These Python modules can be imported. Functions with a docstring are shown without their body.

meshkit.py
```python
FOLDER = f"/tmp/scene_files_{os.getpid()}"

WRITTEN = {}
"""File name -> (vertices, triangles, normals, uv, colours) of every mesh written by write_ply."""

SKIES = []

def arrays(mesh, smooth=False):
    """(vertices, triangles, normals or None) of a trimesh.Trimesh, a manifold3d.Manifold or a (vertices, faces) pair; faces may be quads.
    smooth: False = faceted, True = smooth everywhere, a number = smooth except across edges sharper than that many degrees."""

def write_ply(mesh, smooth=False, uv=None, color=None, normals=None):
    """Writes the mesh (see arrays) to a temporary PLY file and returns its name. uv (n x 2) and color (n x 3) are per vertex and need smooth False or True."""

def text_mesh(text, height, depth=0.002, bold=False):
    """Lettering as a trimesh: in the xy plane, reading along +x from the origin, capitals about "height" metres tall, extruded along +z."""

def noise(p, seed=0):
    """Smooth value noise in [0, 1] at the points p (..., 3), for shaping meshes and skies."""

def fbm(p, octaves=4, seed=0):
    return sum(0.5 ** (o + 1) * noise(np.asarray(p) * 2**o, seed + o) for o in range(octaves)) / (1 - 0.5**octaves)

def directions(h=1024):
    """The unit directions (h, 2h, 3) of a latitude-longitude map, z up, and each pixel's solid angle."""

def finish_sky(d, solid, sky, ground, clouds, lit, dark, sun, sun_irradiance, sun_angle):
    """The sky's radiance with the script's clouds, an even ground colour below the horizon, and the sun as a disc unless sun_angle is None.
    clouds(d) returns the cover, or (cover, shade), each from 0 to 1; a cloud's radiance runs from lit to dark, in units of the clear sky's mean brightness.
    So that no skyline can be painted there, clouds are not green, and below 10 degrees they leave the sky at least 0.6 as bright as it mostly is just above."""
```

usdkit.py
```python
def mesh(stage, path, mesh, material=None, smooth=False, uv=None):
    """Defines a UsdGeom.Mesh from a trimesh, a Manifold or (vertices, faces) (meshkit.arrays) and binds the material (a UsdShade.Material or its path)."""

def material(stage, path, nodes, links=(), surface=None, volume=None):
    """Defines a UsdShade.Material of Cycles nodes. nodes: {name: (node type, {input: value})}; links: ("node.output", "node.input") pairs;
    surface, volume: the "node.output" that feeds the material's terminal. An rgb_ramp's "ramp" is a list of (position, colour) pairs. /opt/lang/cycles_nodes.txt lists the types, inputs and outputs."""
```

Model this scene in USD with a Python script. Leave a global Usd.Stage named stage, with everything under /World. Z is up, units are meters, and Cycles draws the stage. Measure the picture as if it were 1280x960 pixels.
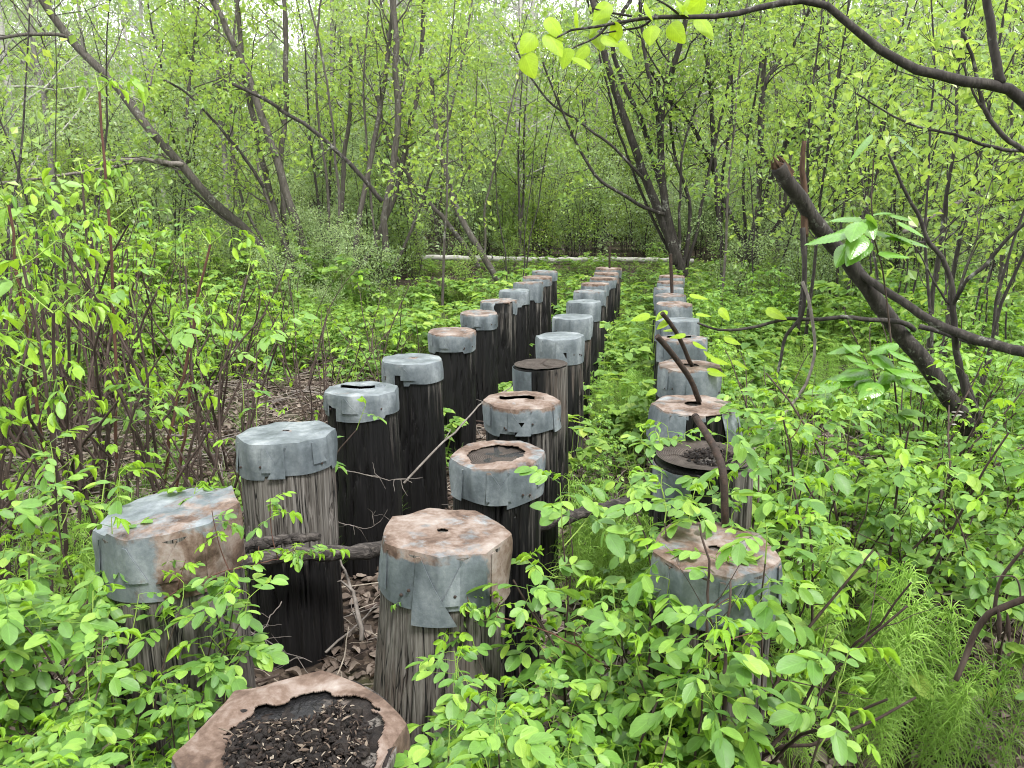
import math
import numpy as np, trimesh, usdkit, meshkit
from pxr import Usd, UsdGeom, UsdLux, UsdShade, Sdf, Gf, Vt

stage = Usd.Stage.CreateInMemory()
UsdGeom.SetStageUpAxis(stage, UsdGeom.Tokens.z)
UsdGeom.SetStageMetersPerUnit(stage, 1.0)
UsdGeom.Xform.Define(stage, '/World')
UsdGeom.Scope.Define(stage, '/World/Looks')
PI = math.pi
T = Sdf.ValueTypeNames

# ------------------------------------------------------------------ camera
EYE = np.array([0.0, 0.0, 1.75])
PITCH = math.radians(13.36)
FOC = 960.0                                   # focal length in pixels of a 1280 wide picture
cam = UsdGeom.Camera.Define(stage, '/World/camera')
cam.CreateHorizontalApertureAttr(36.0)
cam.CreateVerticalApertureAttr(27.0)
cam.CreateFocalLengthAttr(36.0 * FOC / 1280.0)
cam.CreateClippingRangeAttr(Gf.Vec2f(0.05, 1000.0))
cam.CreateExposureAttr(2.02)
_x = UsdGeom.Xformable(cam)
_x.AddTranslateOp().Set(Gf.Vec3d(*EYE))
_x.AddRotateXOp().Set(90.0 - math.degrees(PITCH))

# ------------------------------------------------------------------ sky and light (bright overcast)
SUN_AZ, SUN_EL = math.radians(150.0), math.radians(58.0)   # direction towards the sun
SUN = np.array([math.cos(SUN_EL) * math.sin(SUN_AZ), math.cos(SUN_EL) * math.cos(SUN_AZ), math.sin(SUN_EL)])
usdkit.material(stage, '/World/Looks/overcast_sky', {
    'sky': ('sky_texture', {'sky_type': 'single_scattering', 'sun_disc': False, 'sun_elevation': SUN_EL, 'sun_rotation': math.atan2(SUN[0], SUN[1])}),
    'tc': ('texture_coordinate', {}),
    'map': ('mapping', {'scale': (1.0, 1.0, 2.2)}),
    'cl': ('noise_texture', {'scale': 2.3, 'detail': 5.0, 'roughness': 0.55}),
    'rmp': ('rgb_ramp', {'ramp': [(0.0, (5.4, 5.6, 5.9)), (0.45, (7.0, 7.1, 7.2)), (0.75, (9.2, 9.1, 9.0)), (1.0, (9.6, 9.5, 9.4))]}),
    'mx': ('mix', {'fac': 0.88}),
    'bg': ('background_shader', {'strength': 0.12})},
    [('tc.generated', 'map.vector'), ('map.vector', 'cl.vector'), ('cl.fac', 'rmp.fac'), ('sky.color', 'mx.color1'), ('rmp.color', 'mx.color2'), ('mx.color', 'bg.color')],
    surface='bg.background')
dome = UsdLux.DomeLight.Define(stage, '/World/sky')
dome.CreateIntensityAttr(1.0)
UsdShade.MaterialBindingAPI.Apply(dome.GetPrim()).Bind(UsdShade.Material.Get(stage, '/World/Looks/overcast_sky'))
dome.GetPrim().SetCustomDataByKey('kind', 'structure')
sun = UsdLux.DistantLight.Define(stage, '/World/sun')
sun.CreateIntensityAttr(0.4)
sun.CreateAngleAttr(12.0)
sun.CreateNormalizeAttr(True)
sun.CreateColorAttr(Gf.Vec3f(1.0, 0.98, 0.95))
_z = SUN
_xx = np.cross([0, 0, 1.0], _z); _xx /= np.linalg.norm(_xx)
_yy = np.cross(_z, _xx)
UsdGeom.Xformable(sun).AddTransformOp().Set(Gf.Matrix4d(*_xx, 0, *_yy, 0, *_z, 0, 0, 0, 0, 1))

# ------------------------------------------------------------------ helpers
_used = {}


def numbered(parent, name):
    k = _used.get((parent, name), -1) + 1
    _used[(parent, name)] = k
    return f'{parent}/{name}' if k == 0 else f'{parent}/{name}_{k:03d}'


def tag(prim, label=None, cat=None, group=None, kind=None):
    p = prim.GetPrim() if hasattr(prim, 'GetPrim') else prim
    for k, v in (('label', label), ('category', cat), ('group', group), ('kind', kind)):
        if v:
            p.SetCustomDataByKey(k, v)
    return p


def thing(name, loc=(0, 0, 0), rz=0.0, scale=None, label=None, cat=None, group=None, kind=None):
    x = UsdGeom.Xform.Define(stage, numbered('/World', name))
    x.AddTranslateOp().Set(Gf.Vec3d(*map(float, loc)))
    if isinstance(rz, tuple):
        x.AddRotateXYZOp().Set(Gf.Vec3f(rz[1], rz[2], math.degrees(rz[0])))
    elif rz:
        x.AddRotateZOp().Set(math.degrees(rz))
    if scale is not None:
        x.AddScaleOp().Set(Gf.Vec3f(*(np.ones(3) * scale).tolist()))
    tag(x, label, cat, group, kind)
    return str(x.GetPath())


LEAFY = set()


def island_tones(nv, f):
    """One random number for each loose piece of a mesh, given to all its points."""
    from scipy.sparse import coo_matrix
    from scipy.sparse.csgraph import connected_components
    e = np.vstack([f[:, :2], f[:, 1:]])
    k, lab = connected_components(coo_matrix((np.ones(len(e)), (e[:, 0], e[:, 1])), (nv, nv)), False)
    return np.random.default_rng(nv + k).random(k)[lab]


def put(name, mesh, mat, parent='/World', smooth=False, prim=None, label=None):
    """One Mesh prim; prim: {primvar name: function of the points}."""
    if isinstance(mesh, tuple) and len(mesh) == 3:        # leaf blades know where on the blade they are
        prim = {'across': mesh[2][:, 0], 'along': mesh[2][:, 1]}
        mesh = mesh[:2]
    v, f, n = meshkit.arrays(mesh, smooth)
    if mat in LEAFY:
        prim = dict(prim or {}, tone=island_tones(len(v), f))
    path = numbered(parent, name)
    m = UsdGeom.Mesh.Define(stage, path)
    m.CreatePointsAttr(Vt.Vec3fArray.FromNumpy(v.astype(np.float32)))
    m.CreateFaceVertexCountsAttr(Vt.IntArray.FromNumpy(np.full(len(f), 3, np.int32)))
    m.CreateFaceVertexIndicesAttr(Vt.IntArray.FromNumpy(f.astype(np.int32).ravel()))
    m.CreateSubdivisionSchemeAttr('none')
    if n is not None:
        m.CreateNormalsAttr(Vt.Vec3fArray.FromNumpy(n.astype(np.float32)))
        m.SetNormalsInterpolation('vertex')
    for k, fn in (prim or {}).items():
        a = fn(v) if callable(fn) else fn
        UsdGeom.PrimvarsAPI(m).CreatePrimvar(k, T.FloatArray, 'vertex').Set(Vt.FloatArray.FromNumpy(np.asarray(a, np.float32)))
    UsdShade.MaterialBindingAPI.Apply(m.GetPrim()).Bind(UsdShade.Material.Get(stage, '/World/Looks/' + mat))
    if label:
        tag(m, label)
    return path


def instancer(path, meshes, mats, pos, quat, scale, idx, label=None, cat=None, kind='stuff'):
    pi = UsdGeom.PointInstancer.Define(stage, path)
    UsdGeom.Scope.Define(stage, path + '/kinds')
    rel = pi.CreatePrototypesRel()
    for k, (m, mt) in enumerate(zip(meshes, mats)):
        if isinstance(m, list):
            pp = f'{path}/kinds/kind_{k:03d}'
            UsdGeom.Xform.Define(stage, pp)
            for j, (mm, mmt) in enumerate(zip(m, mt)):
                put(('foliage', 'stem', 'trunk')[j], mm, mmt, pp)
        else:
            pp = put('piece', m, mt, path + '/kinds', 'dead' in mt)
        rel.AddTarget(pp)
    pi.CreatePositionsAttr(Vt.Vec3fArray.FromNumpy(np.asarray(pos, np.float32)))
    q = np.asarray(quat, float)
    pi.CreateOrientationsAttr(Vt.QuathArray([Gf.Quath(float(a), float(b), float(c), float(d)) for a, b, c, d in q]))
    s = np.asarray(scale, np.float32)
    pi.CreateScalesAttr(Vt.Vec3fArray.FromNumpy(np.stack([s] * 3, 1) if s.ndim == 1 else s))
    pi.CreateProtoIndicesAttr(Vt.IntArray.FromNumpy(np.asarray(idx, np.int32)))
    tag(pi, label, cat, None, kind)
    return pi


def qz(a, tilt=0.0, taz=0.0):
    """Quaternions: turn a about z, then tilt about a level axis at azimuth taz."""
    a, tilt, taz = np.broadcast_arrays(np.asarray(a, float), tilt, taz)
    cz, sz, ct, st = np.cos(a / 2), np.sin(a / 2), np.cos(tilt / 2), np.sin(tilt / 2)
    ax, ay = np.cos(taz), np.sin(taz)
    w1, x1, y1, z1 = ct, st * ax, st * ay, 0 * ct
    w2, x2, y2, z2 = cz, 0 * cz, 0 * cz, sz
    return np.stack([w1 * w2 - z1 * z2, x1 * w2 + y1 * z2, y1 * w2 - x1 * z2, w1 * z2 + z1 * w2], -1)


FWD = np.array([0, math.cos(PITCH), -math.sin(PITCH)])
UPV = np.array([0, math.sin(PITCH), math.cos(PITCH)])
RGT = np.array([1.0, 0, 0])


def ray(px, py):
    return FWD + RGT * ((px - 640) / FOC) + UPV * ((480 - py) / FOC)


def at(px, py, Y):
    d = ray(px, py)
    return EYE + d * (Y / d[1])


def at_z(px, py, z):
    d = ray(px, py)
    return EYE + d * ((z - EYE[2]) / d[2])


def to_px(p):
    q = np.asarray(p) - EYE
    w = q @ FWD
    return 640 + FOC * (q @ RGT) / w, 480 - FOC * (q @ UPV) / w


def sstep(a, b, x):
    t = np.clip((np.asarray(x, float) - a) / (b - a), 0, 1)
    return t * t * (3 - 2 * t)


def ground(x, y):
    x, y = np.asarray(x, float), np.asarray(y, float)
    p = np.stack([x * 0.45, y * 0.45, 0 * x + 3.7], -1)
    q = np.stack([x * 1.9, y * 1.9, 0 * x + 1.7], -1)
    return 0.5 * sstep(9, 18, y) + (meshkit.fbm(p, 3, 5) - 0.5) * 0.22 * sstep(2, 10, np.hypot(x, y)) + (meshkit.fbm(q, 2, 9) - 0.5) * 0.07


def unit(a):
    a = np.asarray(a, float)
    return a / np.maximum(np.linalg.norm(a, axis=-1, keepdims=True), 1e-9)


def tubes(P, R, sides=5, cap=True):
    """P (n, k, 3), R (n, k): n tapered tubes as one (v, f)."""
    P, R = np.asarray(P, float), np.asarray(R, float)
    if P.ndim == 2:
        P, R = P[None], R[None]
    n, k, _ = P.shape
    tan = unit(np.gradient(P, axis=1))
    main = unit(P[:, -1] - P[:, 0])
    ref = np.where(np.abs(main[:, 2:3]) > 0.8, np.array([[1.0, 0, 0]]), np.array([[0, 0, 1.0]]))
    u = unit(np.cross(tan, ref[:, None, :]))
    w = np.cross(tan, u)
    a = np.arange(sides) / sides * 2 * PI
    V = P[:, :, None] + R[:, :, None, None] * (np.cos(a)[None, None, :, None] * u[:, :, None] + np.sin(a)[None, None, :, None] * w[:, :, None])
    i, j = np.meshgrid(np.arange(k - 1), np.arange(sides), indexing='ij')
    a0, a1, b0, b1 = i * sides + j, i * sides + (j + 1) % sides, (i + 1) * sides + j, (i + 1) * sides + (j + 1) % sides
    F = np.concatenate([np.stack([a0, b0, b1], -1).reshape(-1, 3), np.stack([a0, b1, a1], -1).reshape(-1, 3)])
    if cap:
        e = (k - 1) * sides
        F = np.concatenate([F, [[e, e + q + 1, e + q] for q in range(1, sides - 1)], [[0, q, q + 1] for q in range(1, sides - 1)]])
    F = (F[None] + (np.arange(n) * k * sides)[:, None, None]).reshape(-1, 3)
    return V.reshape(-1, 3), F


def join(parts):
    vs, fs, n = [], [], 0
    extra = []
    for v, f, *e in parts:
        if len(v):
            vs.append(v); fs.append(np.asarray(f) + n); n += len(v)
            extra.append(e[0] if e else np.tile([[-1.0, 0.0]], (len(v), 1)))
    if any(len(p) > 2 for p in parts):
        return np.vstack(vs), np.vstack(fs), np.vstack(extra)
    return np.vstack(vs), np.vstack(fs)


def smooth_path(pts, n=20, rng=None, wob=0.0):
    pts = np.asarray(pts, float)
    d = np.r_[0, np.cumsum(np.linalg.norm(np.diff(pts, axis=0), axis=1))]
    from scipy.interpolate import PchipInterpolator
    t = np.linspace(0, d[-1], n)
    q = PchipInterpolator(d, pts)(t)
    if rng is not None and wob:
        o = rng.normal(0, wob, q.shape)
        o = (np.roll(o, 1, 0) + o + np.roll(o, -1, 0)) / 1.7
        o[0] = 0
        q = q + o
    return q


# leaf templates: columns are along, across, up; length 1, half width 0.5
def _leaf_hi(st, w, fold=0.10, sag=0.12):
    V, F = [], []
    for u, h in zip(st, w):
        z = -sag * u * u
        V += [(u, -h, z + fold * 2 * h), (u, 0, z), (u, h, z + fold * 2 * h)]
    for i in range(len(st) - 1):
        for c in (0, 1):
            a, b, d, e = 3 * i + c, 3 * i + c + 1, 3 * i + 3 + c, 3 * i + 4 + c
            F += [(a, d, e), (a, e, b)]
    V, F = np.array(V, float), np.array(F)
    m = trimesh.Trimesh(V, F, process=False)
    m.merge_vertices()
    m.update_faces(m.nondegenerate_faces())
    m.remove_unreferenced_vertices()
    return np.array(m.vertices), np.array(m.faces)


HI = _leaf_hi([0, .08, .28, .55, .8, .94, 1], [0, .20, .43, .5, .40, .20, 0])
YOUNG = _leaf_hi([0, .1, .3, .55, .8, .93, 1], [0, .16, .34, .38, .27, .13, 0], fold=0.42, sag=0.3)
MID = (np.array([(0, 0, 0), (.3, -.46, .07), (.3, .46, .07), (.7, -.4, .0), (.7, .4, .0), (1, 0, -.14), (.5, 0, -.03)], float),
       np.array([(0, 6, 1), (0, 2, 6), (1, 6, 3), (6, 2, 4), (3, 6, 5), (6, 4, 5)]))
LOW = (np.array([(0, 0, 0), (.45, -.5, .08), (.45, .5, .08), (1, 0, -.1)], float), np.array([(0, 3, 1), (0, 2, 3)]))


def leaves(tpl, pos, d, nrm, length, width):
    """Leaves as one (v, f). width: fraction of the length."""
    V, F = tpl
    d = unit(d)
    s = unit(np.cross(nrm, d))
    n = np.cross(d, s)
    length = np.asarray(length, float)[:, None, None] * np.ones((len(pos), 1, 1))
    width = np.broadcast_to(np.asarray(width, float), (len(pos),))[:, None, None]
    X = np.asarray(pos)[:, None] + length * (V[None, :, 0:1] * d[:, None] + V[None, :, 1:2] * width * s[:, None] + V[None, :, 2:3] * n[:, None])
    Fa = (F[None] + (np.arange(len(pos)) * len(V))[:, None, None]).reshape(-1, 3)
    return X.reshape(-1, 3), Fa


# ------------------------------------------------------------------ materials
def M(name, nodes, links, surface):
    usdkit.material(stage, '/World/Looks/' + name, nodes, links, surface=surface)


def leaf_mat(name, ramp, trans, fac=0.36, rough=0.5, spec=0.35, bump=0.25):
    LEAFY.add(name)
    M(name, {
        'g': ('geometry', {}),
        'oi': ('object_info', {}),
        'ad': ('math', {'math_type': 'multiply_add', 'value2': 0.35}),
        'tn': ('attribute', {'attribute': 'tone'}),
        'ws': ('math', {'math_type': 'multiply', 'value2': 0.68}),
        'rmp': ('rgb_ramp', {'ramp': ramp}),
        'nz': ('noise_texture', {'scale': 60.0, 'detail': 3.0}),
        'mr': ('map_range', {'from_min': 0.3, 'from_max': 0.7, 'to_min': 0.85, 'to_max': 1.12}),
        'hs': ('hsv', {}),
        'ht': ('hsv', {'color': trans}),
        'tm': ('mix', {'mix_type': 'mix', 'fac': 0.45, 'color2': trans}),
        'b': ('bump', {'strength': bump, 'distance': 0.004}),
        'ac': ('attribute', {'attribute': 'across'}), 'al': ('attribute', {'attribute': 'along'}),
        'v1': ('math', {'math_type': 'multiply_add', 'value2': -.45}),
        'v2': ('math', {'math_type': 'multiply', 'value2': 47.0}),
        'v3': ('math', {'math_type': 'sine'}),
        'v4': ('map_range', {'from_min': .55, 'from_max': 1.0, 'to_min': 0.0, 'to_max': .45, 'clamp': True}),
        'r1': ('map_range', {'from_min': 0.0, 'from_max': .09, 'to_min': 1.0, 'to_max': 0.0, 'clamp': True}),
        'ok': ('math', {'math_type': 'greater_than', 'value2': .0001}),
        'vm': ('math', {'math_type': 'maximum'}),
        'vk': ('math', {'math_type': 'multiply'}),
        'vh': ('math', {'math_type': 'multiply_add', 'value2': -.5}),
        'vc': ('math', {'math_type': 'multiply_add', 'value2': .30}),
        'p': ('principled_bsdf', {'roughness': rough, 'specular_ior_level': spec}),
        't': ('translucent_bsdf', {}),
        'm': ('mix_closure', {'fac': fac})},
      [('oi.random', 'ad.value1'), ('tn.fac', 'ws.value1'), ('ws.value', 'ad.value3'), ('ad.value', 'rmp.fac'),
       ('g.position', 'nz.vector'), ('nz.fac', 'mr.value'), ('ac.fac', 'v1.value1'), ('al.fac', 'v1.value3'), ('v1.value', 'v2.value1'), ('v2.value', 'v3.value1'), ('v3.value', 'v4.value'),
       ('ac.fac', 'r1.value'), ('al.fac', 'ok.value1'), ('v4.result', 'vm.value1'), ('r1.result', 'vm.value2'), ('vm.value', 'vk.value1'), ('ok.value', 'vk.value2'), ('vk.value', 'vh.value1'), ('nz.fac', 'vh.value3'), ('vk.value', 'vc.value1'), ('mr.result', 'vc.value3'), ('vc.value', 'hs.value'), ('rmp.color', 'hs.color'), ('hs.color', 'p.base_color'),
       ('hs.color', 'tm.color1'), ('tm.color', 't.color'), ('vh.value', 'b.height'), ('b.normal', 'p.normal'),
       ('p.BSDF', 'm.closure1'), ('t.BSDF', 'm.closure2')], 'm.closure')


leaf_mat('rose_leaf', [(0, (.052, .135, .024)), (.4, (.11, .23, .036)), (.8, (.175, .315, .044)), (1, (.25, .38, .05))], (.30, .47, .05), fac=.37, rough=.46, spec=.5)
leaf_mat('young_leaf', [(0, (.17, .33, .025)), (.6, (.21, .385, .03)), (1, (.28, .44, .035))], (.32, .48, .02), fac=.42)
leaf_mat('tree_leaf', [(0, (.08, .155, .042)), (.45, (.165, .275, .06)), (.85, (.27, .38, .07)), (1, (.38, .46, .075))], (.46, .60, .07), fac=.5, bump=.1, rough=.38, spec=.6)
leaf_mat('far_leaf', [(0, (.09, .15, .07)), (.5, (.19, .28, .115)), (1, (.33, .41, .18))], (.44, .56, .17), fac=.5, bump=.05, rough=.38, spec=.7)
leaf_mat('herb_leaf', [(0, (.06, .135, .03)), (.4, (.125, .235, .045)), (.85, (.21, .34, .055)), (1, (.32, .39, .07))], (.34, .50, .04), fac=.42)
leaf_mat('broad_leaf', [(0, (.10, .24, .03)), (1, (.16, .31, .04))], (.30, .48, .02), fac=.36, rough=.26, spec=.9, bump=.35)
leaf_mat('lime_leaf', [(0, (.24, .38, .02)), (1, (.32, .44, .025))], (.48, .60, .015), fac=.5)
leaf_mat('horsetail_green', [(0, (.17, .32, .05)), (1, (.32, .50, .09))], (.38, .60, .07), fac=.38)
leaf_mat('dead_leaf', [(0, (.016, .011, .009)), (.4, (.045, .032, .025)), (.75, (.095, .072, .057)), (1, (.21, .17, .14))], (.2, .12, .06), fac=.12, rough=.7, spec=.25, bump=.6)
leaf_mat('grass_blade', [(0, (.07, .16, .025)), (.8, (.15, .27, .04)), (1, (.33, .28, .15))], (.22, .36, .04), fac=.35)


def bark_mat(name, ramp, scale=(40, 40, 9), bump=0.7, lichen=0.0, rough=.85):
    M(name, {
        'g': ('geometry', {}), 'mp': ('mapping', {'scale': scale}),
        'n': ('noise_texture', {'scale': 1.0, 'detail': 6.0, 'roughness': .65, 'distortion': .4}),
        'r': ('rgb_ramp', {'ramp': ramp}),
        'l': ('noise_texture', {'scale': 26.0, 'detail': 3.0, 'roughness': .6}),
        'l2': ('noise_texture', {'scale': 5.0, 'detail': 2.0}),
        'lm': ('math', {'math_type': 'multiply'}),
        'lr': ('map_range', {'from_min': .33, 'from_max': .42, 'to_min': 0.0, 'to_max': lichen, 'clamp': True}),
        'mx': ('mix', {'color2': (.42, .43, .38)}),
        'b': ('bump', {'strength': bump, 'distance': .012}),
        'p': ('principled_bsdf', {'roughness': rough, 'specular_ior_level': .25})},
      [('g.position', 'mp.vector'), ('mp.vector', 'n.vector'), ('n.fac', 'r.fac'), ('g.position', 'l.vector'), ('g.position', 'l2.vector'),
       ('l.fac', 'lm.value1'), ('l2.fac', 'lm.value2'), ('lm.value', 'lr.value'), ('lr.result', 'mx.fac'), ('r.color', 'mx.color1'), ('mx.color', 'p.base_color'),
       ('n.fac', 'b.height'), ('b.normal', 'p.normal')], 'p.BSDF')


bark_mat('alder_bark', [(.25, (.026, .022, .018)), (.5, (.062, .055, .046)), (.75, (.11, .10, .088))], lichen=.3)
bark_mat('dark_bark', [(.25, (.011, .009, .008)), (.5, (.028, .024, .021)), (.75, (.068, .06, .053))], lichen=.35)
bark_mat('grey_bark', [(.25, (.07, .063, .055)), (.5, (.15, .14, .125)), (.75, (.24, .23, .21))], scale=(18, 18, 14), lichen=.2)
bark_mat('birch_bark', [(.30, (.10, .085, .07)), (.42, (.26, .25, .23)), (.8, (.40, .39, .365))], scale=(5, 5, 30), bump=.3)
bark_mat('cane_bark', [(.25, (.022, .015, .012)), (.5, (.048, .033, .027)), (.75, (.095, .072, .06))], bump=.3)
bark_mat('green_stem', [(.25, (.13, .22, .04)), (.75, (.24, .32, .07))], bump=.1)
bark_mat('red_stem', [(.25, (.05, .022, .017)), (.75, (.12, .06, .042))], bump=.1)
bark_mat('dead_twig', [(.25, (.06, .05, .043)), (.5, (.13, .113, .10)), (.75, (.22, .20, .18))], bump=.3)
bark_mat('dry_straw', [(.25, (.14, .115, .09)), (.5, (.24, .205, .165)), (.75, (.36, .32, .27))], bump=.1)
bark_mat('charred_log', [(.3, (.008, .007, .007)), (.5, (.035, .03, .027)), (.8, (.16, .14, .125))], scale=(14, 60, 60), bump=1.0)
bark_mat('torn_wood', [(.25, (.022, .013, .009)), (.5, (.06, .034, .020)), (.8, (.13, .08, .05))], scale=(60, 60, 8), bump=1.0)
bark_mat('rusty_iron', [(.25, (.010, .007, .006)), (.5, (.026, .017, .013)), (.8, (.06, .034, .024))], scale=(50, 50, 50), bump=.4, rough=.75)

# litter-strewn soil
M('soil', {
    'g': ('geometry', {}),
    'v': ('voronoi_texture', {'scale': 34.0, 'randomness': 1.0}),
    'wn': ('white_noise_texture', {}),
    'r': ('rgb_ramp', {'ramp': [(0, (.014, .010, .008)), (.5, (.038, .027, .020)), (.85, (.08, .06, .045)), (1, (.12, .095, .075))]}),
    'n': ('noise_texture', {'scale': 3.0, 'detail': 6.0, 'roughness': .7}),
    'nr': ('map_range', {'from_min': .3, 'from_max': .7, 'to_min': .4, 'to_max': 1.2}),
    'hs': ('hsv', {}),
    'gn': ('noise_texture', {'scale': .55, 'detail': 5.0, 'roughness': .6}),
    'gr': ('map_range', {'from_min': .5, 'from_max': .62, 'to_min': 0.0, 'to_max': .75, 'clamp': True}),
    'mx': ('mix', {'color2': (.05, .075, .018)}),
    'b': ('bump', {'strength': .9, 'distance': .02}),
    'p': ('principled_bsdf', {'roughness': .95, 'specular_ior_level': .15})},
  [('g.position', 'v.vector'), ('v.color', 'wn.vector'), ('wn.value', 'r.fac'), ('g.position', 'n.vector'), ('n.fac', 'nr.value'), ('nr.result', 'hs.value'),
   ('r.color', 'hs.color'), ('g.position', 'gn.vector'), ('gn.fac', 'gr.value'), ('gr.result', 'mx.fac'), ('hs.color', 'mx.color1'), ('mx.color', 'p.base_color'),
   ('v.distance', 'b.height'), ('b.normal', 'p.normal')], 'p.BSDF')

# galvanised sheet that rusts: primvar "rust" 0..1 on the mesh
M('galvanised', {
    'g': ('geometry', {}), 'a': ('attribute', {'attribute': 'rust'}),
    'n': ('noise_texture', {'scale': 11.0, 'detail': 7.0, 'roughness': .68, 'distortion': .3}),
    'n2': ('noise_texture', {'scale': 55.0, 'detail': 5.0, 'roughness': .7}),
    'mp': ('mapping', {'scale': (11, 11, 4.0)}),
    'n3': ('noise_texture', {'scale': 1.0, 'detail': 4.0}),
    'z': ('rgb_ramp', {'ramp': [(.32, (.052, .063, .070)), (.46, (.094, .110, .121)), (.55, (.138, .156, .168)), (.68, (.23, .25, .262))]}),
    'r': ('rgb_ramp', {'ramp': [(.30, (.016, .010, .008)), (.41, (.056, .033, .022)), (.48, (.105, .070, .052)), (.56, (.165, .128, .108)), (.70, (.245, .22, .20))]}),
    'zm': ('mix_float', {'fac': .3}),
    'rm': ('mix_float', {'fac': .27}),
    'n4': ('noise_texture', {'scale': 9.0, 'detail': 7.0, 'roughness': .6, 'distortion': .6}),
    's1': ('math', {'math_type': 'multiply_add', 'value2': 1.35}),
    's2': ('math', {'math_type': 'subtract', 'value2': .68}),
    'rf': ('map_range', {'from_min': .36, 'from_max': .56, 'to_min': 0.0, 'to_max': 1.0, 'clamp': True}),
    'mx': ('mix', {}),
    'ro': ('map_range', {'from_min': 0.0, 'from_max': 1.0, 'to_min': .46, 'to_max': .85}),
    'me': ('map_range', {'from_min': 0.0, 'from_max': .7, 'to_min': .16, 'to_max': .0, 'clamp': True}),
    'b': ('bump', {'strength': .35, 'distance': .004}),
    'p': ('principled_bsdf', {'specular_ior_level': .4})},
  [('g.position', 'n.vector'), ('g.position', 'n2.vector'), ('g.position', 'mp.vector'), ('mp.vector', 'n3.vector'),
   ('n3.fac', 'zm.a'), ('n2.fac', 'zm.b'), ('zm.result', 'z.fac'), ('g.position', 'n4.vector'), ('n4.fac', 'rm.a'), ('n2.fac', 'rm.b'), ('rm.result', 'r.fac'),
   ('n.fac', 's2.value1'), ('s2.value', 's1.value1'), ('a.fac', 's1.value3'), ('s1.value', 'rf.value'), ('rf.result', 'mx.fac'),
   ('z.color', 'mx.color1'), ('r.color', 'mx.color2'), ('mx.color', 'p.base_color'), ('rf.result', 'ro.value'), ('ro.result', 'p.roughness'),
   ('rf.result', 'me.value'), ('me.result', 'p.metallic'), ('n2.fac', 'b.height'), ('b.normal', 'p.normal')], 'p.BSDF')

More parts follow.
